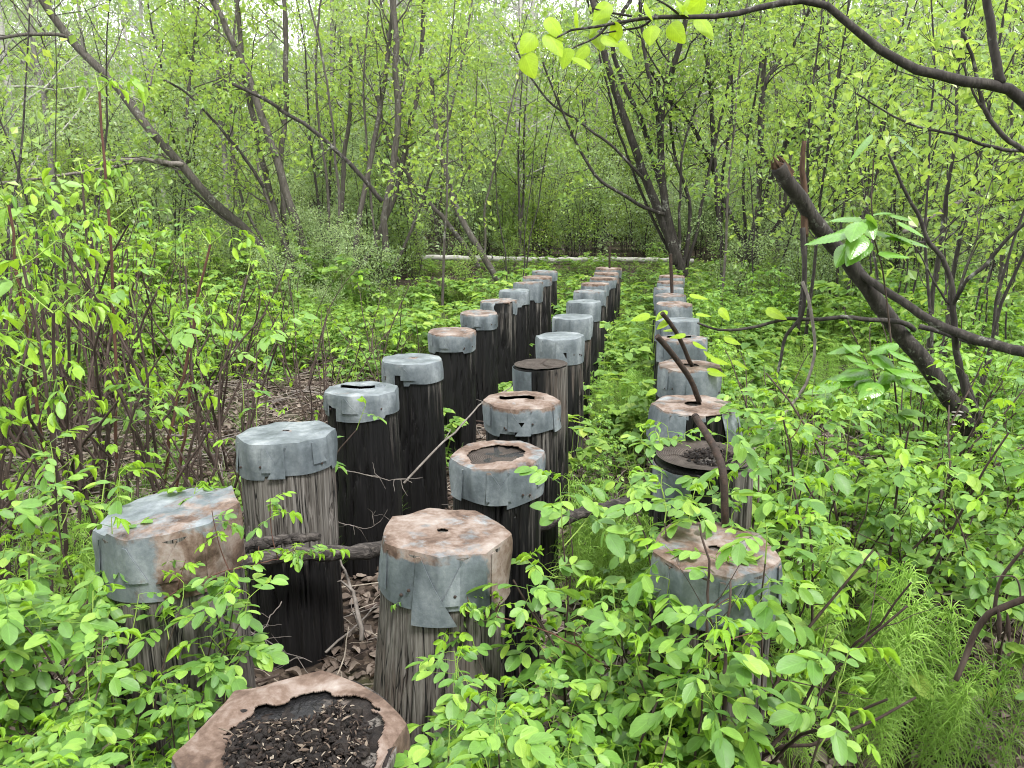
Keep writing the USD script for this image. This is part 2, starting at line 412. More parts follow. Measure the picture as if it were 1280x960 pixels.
# weathered pile timber with black tar: primvar "tar" 0..1
M('pile_timber', {
    'g': ('geometry', {}), 'a': ('attribute', {'attribute': 'tar'}),
    'mp': ('mapping', {'scale': (34, 34, 1.7)}),
    'n': ('noise_texture', {'scale': 1.0, 'detail': 7.0, 'roughness': .62, 'distortion': .25}),
    'mp2': ('mapping', {'scale': (120, 120, 4.0)}),
    'n2': ('noise_texture', {'scale': 1.0, 'detail': 4.0, 'roughness': .6}),
    'nb': ('noise_texture', {'scale': 2.6, 'detail': 3.0}),
    'w': ('rgb_ramp', {'ramp': [(.28, (.026, .022, .019)), (.42, (.070, .062, .054)), (.56, (.118, .108, .097)), (.74, (.18, .168, .154))]}),
    't': ('rgb_ramp', {'ramp': [(.3, (.0025, .0024, .0028)), (.6, (.007, .0066, .007)), (.8, (.024, .021, .019))]}),
    'br': ('map_range', {'from_min': .5, 'from_max': .75, 'to_min': 0.0, 'to_max': .6, 'clamp': True}),
    'bm': ('mix', {'color2': (.05, .024, .013)}),
    'mp3': ('mapping', {'scale': (30, 30, .8)}),
    'n5': ('noise_texture', {'scale': 1.0, 'detail': 3.0, 'distortion': .5}),
    'k1': ('math', {'math_type': 'subtract', 'value2': .5}),
    'k2': ('math', {'math_type': 'absolute'}),
    'k3': ('map_range', {'from_min': .004, 'from_max': .017, 'to_min': 1.0, 'to_max': 0.0, 'clamp': True}),
    'kx': ('mix', {'color2': (.004, .0035, .003)}),
    'hb': ('math', {'math_type': 'multiply_add', 'value2': -.8}),
    'f1': ('math', {'math_type': 'subtract', 'value2': .5}),
    'f2': ('math', {'math_type': 'multiply_add', 'value2': 1.6}),
    'fr': ('map_range', {'from_min': .35, 'from_max': .65, 'to_min': 0.0, 'to_max': 1.0, 'clamp': True}),
    'mx': ('mix', {}),
    'ro': ('map_range', {'to_min': .85, 'to_max': .5}),
    'b': ('bump', {'strength': .8, 'distance': .006}),
    'p': ('principled_bsdf', {'specular_ior_level': .3})},
  [('g.position', 'mp.vector'), ('mp.vector', 'n.vector'), ('g.position', 'mp2.vector'), ('mp2.vector', 'n2.vector'), ('g.position', 'nb.vector'),
   ('n2.fac', 'w.fac'), ('n2.fac', 't.fac'), ('nb.fac', 'br.value'), ('br.result', 'bm.fac'), ('w.color', 'bm.color1'),
   ('n.fac', 'f1.value1'), ('f1.value', 'f2.value1'), ('a.fac', 'f2.value3'), ('f2.value', 'fr.value'), ('fr.result', 'mx.fac'),
   ('bm.color', 'mx.color1'), ('t.color', 'mx.color2'), ('mx.color', 'kx.color1'), ('g.position', 'mp3.vector'), ('mp3.vector', 'n5.vector'), ('n5.fac', 'k1.value1'), ('k1.value', 'k2.value1'), ('k2.value', 'k3.value'), ('k3.result', 'kx.fac'), ('kx.color', 'p.base_color'), ('fr.result', 'ro.value'), ('ro.result', 'p.roughness'),
   ('k3.result', 'hb.value1'), ('n2.fac', 'hb.value3'), ('hb.value', 'b.height'), ('b.normal', 'p.normal')], 'p.BSDF')

# sawn end of a pile: rings about the object's own axis
M('end_grain', {
    'tc': ('texture_coordinate', {}),
    'mp': ('mapping', {'scale': (1, 1, .01)}),
    'w': ('wave_texture', {'wave_type': 'rings', 'rings_direction': 'z', 'scale': 42.0, 'distortion': 2.2, 'detail': 3.0, 'detail_scale': 1.6}),
    'n': ('noise_texture', {'scale': 24.0, 'detail': 5.0, 'roughness': .65}),
    'r': ('rgb_ramp', {'ramp': [(.2, (.014, .011, .009)), (.55, (.04, .032, .027)), (.85, (.085, .07, .06))]}),
    'mf': ('mix_float', {'fac': .72}),
    'b': ('bump', {'strength': .8, 'distance': .004}),
    'p': ('principled_bsdf', {'roughness': .9, 'specular_ior_level': .2})},
  [('tc.object', 'mp.vector'), ('mp.vector', 'w.vector'), ('tc.object', 'n.vector'), ('w.fac', 'mf.a'), ('n.fac', 'mf.b'), ('mf.result', 'r.fac'), ('r.color', 'p.base_color'),
   ('mf.result', 'b.height'), ('b.normal', 'p.normal')], 'p.BSDF')
bark_mat('rotten_wood', [(.3, (.004, .003, .0028)), (.5, (.012, .0092, .008)), (.8, (.036, .028, .023))], scale=(45, 45, 45), bump=1.0)
leaf_mat('wood_chip', [(0, (.010, .007, .006)), (.5, (.022, .015, .012)), (.72, (.07, .05, .038)), (.86, (.14, .11, .085)), (1, (.30, .26, .21))], (.05, .04, .03), fac=.02, rough=.85, spec=.2, bump=.3)

# ------------------------------------------------------------------ ground
_gx = np.r_[np.linspace(-400, -30, 24)[:-1], np.linspace(-30, -7, 40)[:-1], np.linspace(-7, 7, 141)[:-1], np.linspace(7, 30, 40)[:-1], np.linspace(30, 400, 24)]
_gy = np.r_[np.linspace(-400, -6, 20)[:-1], np.linspace(-6, 14, 200)[:-1], np.linspace(14, 60, 80)[:-1], np.linspace(60, 500, 30)]
X, Y = np.meshgrid(_gx, _gy)
V = np.stack([X, Y, ground(X, Y)], -1).reshape(-1, 3)
i, j = np.meshgrid(np.arange(len(_gy) - 1), np.arange(len(_gx) - 1), indexing='ij')
a = (i * len(_gx) + j).ravel()
F = np.concatenate([np.stack([a, a + 1, a + len(_gx) + 1], -1), np.stack([a, a + len(_gx) + 1, a + len(_gx)], -1)])
tag(stage.GetPrimAtPath(put('forest_floor', (V, F), 'soil', smooth=True)), 'brown forest floor under leaf litter and herbs', None, None, 'structure')

# ------------------------------------------------------------------ the timber piles
TOPZ = 0.89
PILES = {  # key: centre of the top in the picture and its width there, then looks
    'A1': (212, 641, 170, dict(sides=7, rust=.28, hole=.0, patch=1, tar=.2, skirt=.17, lean=(0, 0))),
    'A2': (358, 541, 114, dict(sides=8, rust=.08, hole=.07, tar=-.12, low=1.15, lowh=.52, skirt=.125)),
    'A3': (452, 486, 90, dict(sides=8, rust=.24, hole=.0, crack=1, tar=.86, skirt=.11, notch=-2.3)),
    'A4': (515, 449, 77, dict(sides=8, rust=.26, hole=.05, tar=.72, skirt=.11, notch=-1.9)),
    'A5': (565, 414, 59, dict(sides=10, rust=.5, hole=.0, tar=.93, skirt=.12)),
    'A6': (599, 391, 42, dict(sides=9, rust=0.45, hole=.0, tar=.85, skirt=.11)),
    'A7': (623, 376, 47, dict(sides=7, rust=.45, hole=.0, tar=.6, skirt=.12, gap=(-1.75, -.7))),
    'A8': (643, 363, 38, dict(sides=10, rust=0.25, hole=.06, tar=.6, skirt=.15)),
    'A9': (660, 353, 37, dict(sides=9, rust=0.45, hole=.0, tar=.5, skirt=.2)),
    'A10': (672, 346, 36, dict(sides=9, rust=.55, hole=.0, tar=.6, skirt=.1)),
    'A11': (681, 339, 31, dict(sides=9, rust=.4, hole=.0, tar=.6, skirt=.1)),
    'B0': (366, 924, 246, dict(sides=6, rust=.8, hole=.70, rot=1, tar=.5, skirt=.2, phase=.35)),
    'B1': (557, 664, 160, dict(sides=7, rust=.5, hole=.085, tar=-.35, low=.3, lowh=.3, skirt=.15, flare=1.16, lean=(.06, .0), phase=.1)),
    'B2': (622, 568, 117, dict(sides=8, rust=.45, hole=.60, tar=.8, skirt=.13, notch=-1.5)),
    'B3': (652, 500, 95, dict(sides=8, rust=.55, hole=.0, crack=1, tar=.6, skirt=.115, notch=-1.62)),
    'B4': (676, 455, 70, dict(sides=0, rust=.3, bare=1, tar=.5, skirt=.13, gap=(-1.9, 2.4))),
    'B5': (700, 420, 60, dict(sides=8, rust=.22, hole=.0, tar=.45, skirt=.15, notch=-1.5)),
    'B6': (716, 396, 50, dict(sides=9, rust=.12, hole=.0, tar=.6, skirt=.16)),
    'B7': (730, 377, 42, dict(sides=9, rust=.10, hole=.06, tar=.6, skirt=.16)),
    'B8': (737, 364, 40, dict(sides=9, rust=0.38, hole=.0, tar=.6, skirt=.14)),
    'B9': (744, 354, 35, dict(sides=8, rust=.6, hole=.0, tar=.6, skirt=.14)),
    'B10': (754, 347, 32, dict(sides=8, rust=.7, hole=.0, tar=.6, skirt=.12)),
    'B11': (758, 341, 31, dict(sides=8, rust=.65, hole=.0, tar=.6, skirt=.12)),
    'B12': (761, 335, 32, dict(sides=8, rust=.8, hole=.0, tar=.6, skirt=.12)),
    'C1': (893, 685, 148, dict(sides=7, rust=.48, hole=.10, tar=-.25, low=.3, lowh=.3, skirt=.15)),
    'C2': (880, 573, 120, dict(sides=0, rust=.4, bare=1, rot=1, tar=.4, skirt=.13, gap=(-2.02, 2.2))),
    'C3': (867, 506, 101, dict(sides=7, rust=.5, hole=.2, tar=.5, skirt=.15, gap=(-1.95, -1.05), splay=1)),
    'C4': (862, 457, 76, dict(sides=8, rust=.5, hole=.25, tar=.5, skirt=.16)),
    'C5': (853, 423, 60, dict(sides=8, rust=.42, hole=.0, crack=1, tar=.5, skirt=.16)),
    'C6': (847, 400, 54, dict(sides=8, rust=0.3, hole=.0, tar=.5, skirt=.16)),
    'C7': (843, 380, 44, dict(sides=8, rust=.5, hole=.0, tar=.5, skirt=.15)),
    'C8': (838, 369, 38, dict(sides=8, rust=.45, hole=.0, tar=.5, skirt=.15)),
    'C9': (836, 360, 35, dict(sides=8, rust=.4, hole=.0, tar=.5, skirt=.15)),
    'C10': (838, 352, 32, dict(sides=8, rust=.6, hole=.0, tar=.5, skirt=.14)),
    'C11': (840, 345, 30, dict(sides=8, rust=.6, hole=.0, tar=.5, skirt=.14)),
}
POST_LABEL = {
    'A1': 'timber post with torn, half-peeled zinc top, nearest of the litter-side row',
    'A2': 'timber post with clean pale zinc cap and grey upper wood, behind the half-peeled post',
    'A3': 'black tarred post under zinc cap with a rusty crack across its top',
    'A4': 'tall black and grey post under dented zinc cap, just behind the cracked-top post',
    'A5': 'jet black post with rusty-topped cap, partly behind rose leaves, fifth in the litter-side row',
    'A6': 'dull dark post half hidden between the jet black post and the brown torn cap',
    'A7': 'post whose zinc cap is torn away in a brown arch at the front',
    'A8': 'post with neat grey cap just behind the brown arched cap',
    'A9': 'post with long grey zinc skirt, ninth in the litter-side row',
    'A10': 'dim rusty-capped post, second to last of the litter-side row',
    'A11': 'small dark-capped post, last of the litter-side row towards the white log',
    'B0': 'nearest post, rusty octagonal cap rotted open and full of wood crumbs',
    'B1': 'grey flaring timber post with rusty pink top and folded zinc skirt',
    'B2': 'post whose cap has rusted open to show a round sawn end grain',
    'B3': 'post with pinkish rusted top split by a dark crack, zinc skirt notched',
    'B4': 'bare brown post without top cap, a scrap of zinc on its side',
    'B5': 'post with whitish grey cap directly behind the bare brown post',
    'B6': 'post with blue-grey dented cap, seventh in the middle row',
    'B7': 'post with pale blue-grey cap, eighth in the middle row',
    'B8': 'post with lightly rusted grey cap, ninth in the middle row',
    'B9': 'post with reddish rusted cap, tenth in the middle row',
    'B10': 'small rust-brown capped post, third to last of the middle row',
    'B11': 'small brown capped post, second to last of the middle row',
    'B12': 'far rust-red capped post with upright rod, last of the middle row',
    'C1': 'weathered grey post with rusty pink cap among rose leaves, bent iron rod standing on it',
    'C2': 'rotten bare-topped post with one blue-grey zinc patch behind the rose leaves',
    'C3': 'post with splayed rusty cap open at the front and thick leaning rod',
    'C4': 'post with rusty cap and bent thinner rod, fourth in the rod-bearing row',
    'C5': 'post with rusted split cap under the lime leaves, fifth in the rod-bearing row',
    'C6': 'post with clean grey cap behind the leaning rods',
    'C7': 'post with flat rusty top, seventh in the rod-bearing row',
    'C8': 'post with dark rusted cap and upright thin rod behind it',
    'C9': 'small post with dull cap, ninth in the rod-bearing row',
    'C10': 'small half-hidden post, second to last of the rod-bearing row',
    'C11': 'tiny far post in the greenery, last of the rod-bearing row',
}


def ang_in(t, g):
    c, h = (g[0] + g[1]) / 2, (g[1] - g[0]) / 2
    return np.abs((t - c + PI) % (2 * PI) - PI) < h


def grid_faces(ni, nj, wrap, keep):
    i, j = np.meshgrid(np.arange(ni - 1), np.arange(nj if wrap else nj - 1), indexing='ij')
    i, j = i[keep], j[keep]
    a, b = i * nj + j, i * nj + (j + 1) % nj
    c, d = a + nj, b + nj
    return np.concatenate([np.stack([a, c, d], -1), np.stack([a, d, b], -1)])


def solidify(v, f, th):
    """A sheet (v, f) gets thickness th against its normals, edges closed."""
    m = trimesh.Trimesh(v, f, process=False)
    n = np.array(m.vertex_normals)
    k = len(v)
    e = np.sort(np.vstack([f[:, [0, 1]], f[:, [1, 2]], f[:, [2, 0]]]), axis=1)
    raw = np.vstack([f[:, [0, 1]], f[:, [1, 2]], f[:, [2, 0]]])
    _, inv, cnt = np.unique(e, axis=0, return_inverse=True, return_counts=True)
    b = raw[cnt[inv.ravel()] == 1]
    side = np.concatenate([np.stack([b[:, 1], b[:, 0], b[:, 0] + k], -1), np.stack([b[:, 1], b[:, 0] + k, b[:, 1] + k], -1)])
    return np.vstack([v, v - n * th]), np.vstack([f, f[:, ::-1] + k, side])


PILE = {}
for num, (key, (px, py, w, o)) in enumerate(PILES.items()):
    rng = np.random.default_rng(1000 + num)
    c = at_z(px, py, TOPZ)
    R = 0.5 * w / FOC * np.linalg.norm(c - EYE) * 0.985
    R = float(np.clip(R, .145, .19))
    g0 = float(ground(c[0], c[1]))
    H = TOPZ - g0
    PILE[key] = (c, R)
    root = thing('timber_post', (c[0], c[1], g0), 0, None, POST_LABEL[key], 'post', 'capped timber posts in three rows')
    lean = o.get('lean', (rng.normal(0, .012), rng.normal(0, .012)))
    NA = 240 if w > 90 else 120
    NQ = 70 if w > 90 else 30
    th = np.linspace(0, 2 * PI, NA, endpoint=False)
    seed = num * 7
    ph = o.get('phase', rng.uniform(0, 6))
    ns = o['sides']

    def outline(t):
        if not ns:
            return R * np.ones_like(t)
        k = 2 * PI / ns
        tt = t + .16 * np.sin(2 * t + seed)
        pol = np.cos(k / 2) / np.cos((tt - ph) % k - k / 2)
        return R * (1.03 * pol * .92 + .08)

    tiltx, tilty = (rng.normal(0, .02), rng.normal(0, .02)) if key != 'A1' else (.07, .03)

    def bend(v):
        v = v.copy()
        h = v[:, 2] - H
        v[:, 2] += np.clip(1 + h / .3, 0, 1) * (v[:, 0] * tiltx + v[:, 1] * tilty)
        v[:, 0] += lean[0] * h
        v[:, 1] += lean[1] * h
        return v

    # shaft
    nz = 34
    skirt0 = o['skirt'] * .8
    zz = np.r_[np.linspace(-.15, H - .19, nz - 10), np.linspace(H - .17, H - .008, 10)]
    TT, ZZ = np.meshgrid(th, zz)
    inset = .975 if not o.get('bare') else .985
    fl = o.get('flare', 1.04)
    rad = R * inset * (1 + (fl - 1) * sstep(0, H, H - ZZ))
    wob = meshkit.fbm(np.stack([np.cos(TT) * 1.6, np.sin(TT) * 1.6, ZZ * .7 + seed], -1), 3, seed) - .5
    cr = meshkit.noise(np.stack([np.cos(TT) * 9, np.sin(TT) * 9, ZZ * 1.1 + seed], -1), seed + 3)
    rad = rad + wob * .020 - .022 * np.clip(1 - np.abs(cr - .5) / .035, 0, 1) * (ZZ < H - .03) - .004 * meshkit.noise(np.stack([np.cos(TT) * 22, np.sin(TT) * 22, ZZ * 2 + seed], -1), seed + 8)
    if not o.get('bare'):
        rad = np.where(ZZ > H - skirt0, np.minimum(rad, R * .955), rad)   # pared where the cap was driven on
    sv = np.stack([np.cos(TT) * rad, np.sin(TT) * rad, ZZ], -1).reshape(-1, 3)
    sf = grid_faces(nz, NA, True, np.ones((nz - 1, NA), bool))[:, ::-1]
    top = len(sv)
    sv = np.vstack([sv, [[0, 0, H - .008]]])
    last = (nz - 1) * NA
    sf = np.vstack([sf, np.stack([np.full(NA, top), last + np.arange(NA), last + (np.arange(NA) + 1) % NA], -1)])
    tar0 = min(1, o['tar'] + (.26 if o['tar'] > .3 else .06))
    side = rng.uniform(-.5, .4)

    def tarfn(v, tar0=tar0, side=side, H=H, lowk=o.get('low', .22), lo0=o.get('lowh', .62)):
        h = np.clip(v[:, 2] / H, 0, 1)
        t = np.arctan2(v[:, 1], v[:, 0])
        low = 1 - sstep(lo0 - .14, lo0 + .14, h)
        s = np.sin(t - side + PI)                       # greyer on one flank
        return np.clip(tar0 + lowk * low - (.22 if tar0 < .4 else .40) * np.cos(t - side), -.4, 1.2)
    put('shaft', (bend(sv), sf), 'pile_timber', root, 50, prim={'tar': tarfn})

    hole = o.get('hole', 0)
    bare = o.get('bare', 0)
    if hole > .15 or bare:
        # sawn end with radial checks
        nr = 14
        rr = np.linspace(0.02, .965 if bare else .94, nr) * R
        TT, RR = np.meshgrid(th, rr)
        z = np.full_like(TT, H - .004 + (.006 if bare else -.003))
        z += (meshkit.fbm(np.stack([np.cos(TT) * RR * 30, np.sin(TT) * RR * 30, 0 * TT + seed], -1), 3, seed) - .5) * ((.03 if not bare else .016 * (1 - (RR / R) ** 4)) if o.get('rot') else .006)
        for q in range(3):
            ta = rng.uniform(-PI, PI)
            z -= .02 * np.exp(-(((TT - ta + PI) % (2 * PI) - PI) * RR / .004) ** 2) * (RR < R * .8)
        if key == 'C2':
            z += .012 - .035 * np.exp(-(((RR * np.cos(TT) - .02) / .07) ** 2 + ((RR * np.sin(TT) + .02) / .06) ** 2))
        ev = np.stack([np.cos(TT) * RR, np.sin(TT) * RR, z], -1).reshape(-1, 3)
        ef = grid_faces(nr, NA, True, np.ones((nr - 1, NA), bool))
        k = len(ev)
        ev = np.vstack([ev, [[0, 0, H - .02]]])
        ef = np.vstack([ef, np.stack([np.full(NA, k), np.arange(NA), (np.arange(NA) + 1) % NA], -1)])
        put('end_grain', (bend(ev), ef), 'end_grain' if not (o.get('rot') and not bare) else 'rotten_wood', root, 60)

    # metal cap: top sheet and skirt
    hx, hy = rng.normal(0, .03, 2) * R
    if key == 'B0':
        hx, hy = .02, -.012
    rim = outline(th)
    rowsr = np.r_[0.0, np.linspace(max(hole * .6, .06), 1.0, 18)] if not bare else np.array([])
    topv = keep = None
    gap = o.get('gap')
    gapin = ang_in(th, gap) if gap else np.zeros(NA, bool)
    if not bare:
        TT, Q = np.meshgrid(th, np.linspace(.0, 1.0, NQ))
        RIM = outline(TT)
        RR = Q * RIM
        x, y = np.cos(TT) * RR, np.sin(TT) * RR
        nzv = meshkit.fbm(np.stack([x * 14, y * 14, 0 * x + seed], -1), 3, seed)
        z = H + .004 + (nzv - .5) * .011 - .003 * sstep(.85, 1, Q)
        dh = np.hypot(x - hx, y - hy) / R
        edge = hole * (1 + .55 * (meshkit.fbm(np.stack([np.cos(TT) * 2.6 + seed, np.sin(TT) * 2.6, Q * 5], -1), 3, seed + 5) - .5)) if hole else np.zeros_like(dh)
        if o.get('patch'):
            z += .010 * sstep(-.02, .015, (x * .8 - y * .55) + (nzv - .5) * .05)
        if hole:
            z += .006 * np.exp(-((dh - edge) / .05) ** 2) * (nzv - .35)
        keepv = dh >= edge
        if o.get('crack'):
            cy = y + .012 * np.sin(x * 34 + seed) + (nzv - .5) * .09 - .012
            crk = (np.abs(cy) < .004 + .010 * nzv) & (np.abs(x + .02) < R * .46)
            z += .012 * np.exp(-(cy / .03) ** 2) * (np.abs(x) < R * .6) * (cy > 0)
            keepv &= ~crk
        sv = np.stack([x, y, z], -1).reshape(-1, 3)
        kc = keepv[:-1] & keepv[1:]
        kc[0] = kc[0] & (hole == 0)
        f1 = grid_faces(NQ, NA, True, kc)
    # skirt
    skirt = o['skirt']
    q = np.linspace(0, 1, 9)
    TT, Q = np.meshgrid(th, q)
    RIM = outline(TT)
    circ = R * 1.0
    blend = sstep(.1, 1.1, Q)
    RR = RIM * (1 - blend) + (circ * .992) * blend + .004 + .004 * np.sin(Q * PI) * meshkit.noise(np.stack([np.cos(TT) * 4, np.sin(TT) * 4, Q * 2 + seed], -1), seed)
    if o.get('splay'):
        RR = RR + .035 * Q * ang_in(TT, (-1.2, .6)) + .02 * Q * ang_in(TT, (2.6, 4.3))
    ln = skirt * (1 + .16 * (meshkit.noise(np.stack([np.cos(TT) * 1.4, np.sin(TT) * 1.4, 0 * TT + seed], -1), seed + 2) - .5))
    step = .92 + .12 * (((TT * ns / (2 * PI) * .5 + ph).astype(int) % 2) if ns else 1)
    drop = ln * step
    z = H - .002 - Q * drop + .003 * (1 - Q) * (meshkit.noise(np.stack([np.cos(TT) * 5, np.sin(TT) * 5, 0 * TT + seed], -1), seed + 4) - .5)
    if bare:
        z = np.where(Q == 0, z - .012, z)
        RR = np.maximum(RR, R * 1.01)
    kv = np.ones_like(TT, bool)
    if gap is not None:
        rag = .25 * (meshkit.noise(np.stack([TT * 6, Q * 4, 0 * TT + seed], -1), seed + 6) - .5)
        kv &= ~(ang_in(TT, (gap[0] + .0, gap[1])) & (Q > (.12 if not bare else -1) + rag * (not bare)))
    if o.get('notch') is not None:
        kv &= ~(ang_in(TT, (o['notch'] - .13, o['notch'] + .13)) & (Q > .55))
    kv2 = np.stack([np.cos(TT) * RR, np.sin(TT) * RR, z], -1).reshape(-1, 3)
    kc2 = (kv[:-1] & kv[1:] & np.roll(kv, -1, 1)[:-1] & np.roll(kv, -1, 1)[1:])
    f2 = grid_faces(9, NA, True, kc2)
    if bare:
        cv, cf = kv2, f2
    else:
        kv2[:NA] = sv[-NA:]
        cv, cf = join([(sv, f1), (kv2, f2)])
    mm = trimesh.Trimesh(cv, cf, process=False)
    mm.merge_vertices()
    mm.update_faces(mm.nondegenerate_faces())
    mm.remove_unreferenced_vertices()
    sol = solidify(np.array(mm.vertices), np.array(mm.faces), .0022)
    rust0 = o['rust']
    flank = rng.uniform(-.4, .7)

    def rustfn(v, rust0=rust0, R=R, H=H, flank=flank, hole=hole, hx=hx, hy=hy, key=key, seed=seed):
        # rust spreads over the level top and runs down one flank; the zinc on the other sides survives
        r = np.hypot(v[:, 0], v[:, 1]) / R
        t = np.arctan2(v[:, 1], v[:, 0])
        topm = sstep(-.02, -.004, v[:, 2] - H + .006)
        a = topm * (rust0 * 1.25 + .10) + (1 - topm) * (rust0 * .38 + .10 + .6 * rust0 * np.clip(np.cos(t - flank), 0, 1) ** 3)
        a = a + .25 * np.exp(-(((v[:, 2] - H) / .02) ** 2)) * rust0
        if hole:
            a += .4 * np.exp(-((np.hypot(v[:, 0] - hx, v[:, 1] - hy) / R - hole) / .12) ** 2) * topm
        if key == 'A1':
            a += .5 * sstep(-.1, .1, (v[:, 0] * .8 - v[:, 1] * .55)) * .5 + (1 - topm) * .75 * sstep(-1.5, -1.05, t) * sstep(1.6, .9, t)
        if key in ('B1', 'C2'):
            a += (1 - topm) * .7 * sstep(-1.0, -.6, t) * sstep(1.4, .9, t)
        return np.clip(a, 0, 1)
    put('metal_cap', (bend(sol[0]), sol[1]), 'galvanised', root, 24, prim={'rust': rustfn}, label='torn scrap of zinc flashing' if bare else None)

    # folded triangular laps of the skirt
    if not bare and w > 40:
        for lap in range(4 if w > 90 else 2):
            ta = -PI / 2 + (lap - 1.5) * .62 + rng.uniform(-.15, .15)
            if gap is not None and ang_in(np.array([ta]), (gap[0] - .25, gap[1] + .25))[0]:
                continue
            sw = rng.uniform(.34, .58) * (1 if lap % 2 else -1)
            nq = 6
            Qg, Sg = np.meshgrid(np.linspace(.03, rng.uniform(.6, 1.25) if key == 'B1' else rng.uniform(.55, .98), nq), np.linspace(0, 1, 6), indexing='ij')
            tt = ta + Sg * (.06 + sw * Qg)
            if sw < 0:
                tt = tt[:, ::-1]
            rim2 = outline(tt)
            bl = sstep(.1, 1.1, Qg)
            rr = rim2 * (1 - bl) + circ * .992 * bl + .0085 + .005 * Qg
            lv = np.stack([np.cos(tt) * rr, np.sin(tt) * rr, H - .004 - Qg * skirt], -1).reshape(-1, 3)
            lf = grid_faces(nq, 6, False, np.ones((nq - 1, 5), bool))
            s2 = solidify(lv, lf, .0022)
            put('metal_fold', (bend(s2[0]), s2[1]), 'galvanised', root, 40, prim={'rust': rustfn})
        for q in range(3):
            ta = -PI / 2 + rng.uniform(-1.1, 1.1)
            if gap is None or not ang_in(np.array([ta]), gap)[0]:
                nail = trimesh.creation.icosphere(1, .0045)
                nail.apply_translation([math.cos(ta) * (R + .006), math.sin(ta) * (R + .006), H - skirt * rng.uniform(.55, .8)])
                put('nail', (bend(np.array(nail.vertices)), np.array(nail.faces)), 'rusty_iron', root)

# crumbs of rotten wood lying in the opened caps: soil lumps and splinters
for key, n, rad in (('B0', 2200, .62), ('C2', 400, .6)):
    rng = np.random.default_rng(77 + n)
    c, R = PILE[key]
    ico = trimesh.creation.icosphere(0)
    for what in ('lumps', 'chips'):
        m = n // 3 if what == 'chips' else n
        rr, tt = R * rad * np.sqrt(rng.uniform(0, 1, m)), rng.uniform(0, 2 * PI, m)
        p = np.stack([c[0] + .015 + rr * np.cos(tt), c[1] - .02 + rr * np.sin(tt), np.full(m, TOPZ + .003) + rng.uniform(0, .016, m) * (1 - (rr / (R * rad)) ** 2 * .5)], -1)
        if key == 'B0':                                   # the sound piece of dark end grain at the back stays bare
            k = np.hypot((p[:, 0] - c[0] + .035) / .085, (p[:, 1] - c[1] - .085) / .055) > 1
            p = p[k]
        m = len(p)
        if what == 'lumps':
            sz = rng.gamma(2.0, .0013, m) + .0013
            V = ico.vertices[None] * (sz[:, None, None] * rng.uniform(.5, 1.3, (m, 1, 3))) + rng.normal(0, .0006, (m, 12, 3)) + p[:, None]
            mesh = (V.reshape(-1, 3), (ico.faces[None] + np.arange(m)[:, None, None] * 12).reshape(-1, 3))
            tag(stage.GetPrimAtPath(put('soil_crumbs', mesh, 'rotten_wood')), 'black crumbled soil in the opened ' + ('nearest cap' if key == 'B0' else 'bare rotten post top'), 'soil', None, 'stuff')
        else:
            az = rng.uniform(0, 2 * PI, m)
            d = np.stack([np.cos(az), np.sin(az), rng.normal(0, .3, m)], -1)
            nn = np.stack([rng.normal(0, .4, m), rng.normal(0, .4, m), np.ones(m)], -1)
            L = rng.gamma(2.2, .0030, m) + .002
            v, f = leaves(MID, p + [0, 0, .007], d, nn, L, np.clip(rng.gamma(2, .12, m), .1, .8))
            v, f = solidify(v, f, .0016)
            tag(stage.GetPrimAtPath(put('wood_crumbs', (v, f), 'wood_chip')), 'pale and dark splinters of rotten wood in the opened ' + ('nearest cap' if key == 'B0' else 'bare rotten post top'), 'wood crumbs', None, 'stuff')

# ------------------------------------------------------------------ iron rods standing on the posts
def rod(pts, r, label):
    p = smooth_path(np.array(pts), 18)
    base = p[0].copy()
    root = thing('iron_rod', base, 0, None, label, 'rod')
    put('bar', tubes(p - base, np.full(18, r), 10), 'rusty_iron', root, 50)
    a = p[-1] - base
    d = unit(p[-1] - p[-2])
    put('cut_end', tubes(np.stack([a - d * .004, a + d * .004]), np.array([r * 1.12, r * 1.02]), 10), 'rusty_iron', root, 30)


cC1, cC3, cC4 = PILE['C1'][0], PILE['C3'][0], PILE['C4'][0]
rod([at_z(907, 668, TOPZ - .06), at(906, 640, 1.93), at(904, 592, 1.95), at(896, 566, 2.0), at(884, 544, 2.05), at(869, 521, 2.12)], .0105, 'bent rusty rod standing on the rose-covered rusty cap, bowed over the bare post')
rod([at_z(871, 503, TOPZ - .06), at(871, 494, 3.22), at(866, 480, 3.2), at(850, 455, 3.16), at(822, 421, 3.1)], .012, 'rusty rod leaning out of the splayed rusty cap, square-cut at its end')
rod([at_z(861, 455, TOPZ - .06), at(861, 450, 4.0), at(856, 437, 3.98), at(845, 415, 3.95), at(828, 392, 3.9)], .0115, 'rusty rod behind the square-cut one, reaching up under the lime leaves')
rod([at(840, 366, 7.2), at(839, 340, 7.2), at(838, 318, 7.2)], .016, 'straight upright iron rod at the end of the rod-bearing row')
rod([at(762, 335, 9.9), at(762, 320, 9.9), at(763, 308, 9.9)], .014, 'short upright iron rod on the last middle-row post')

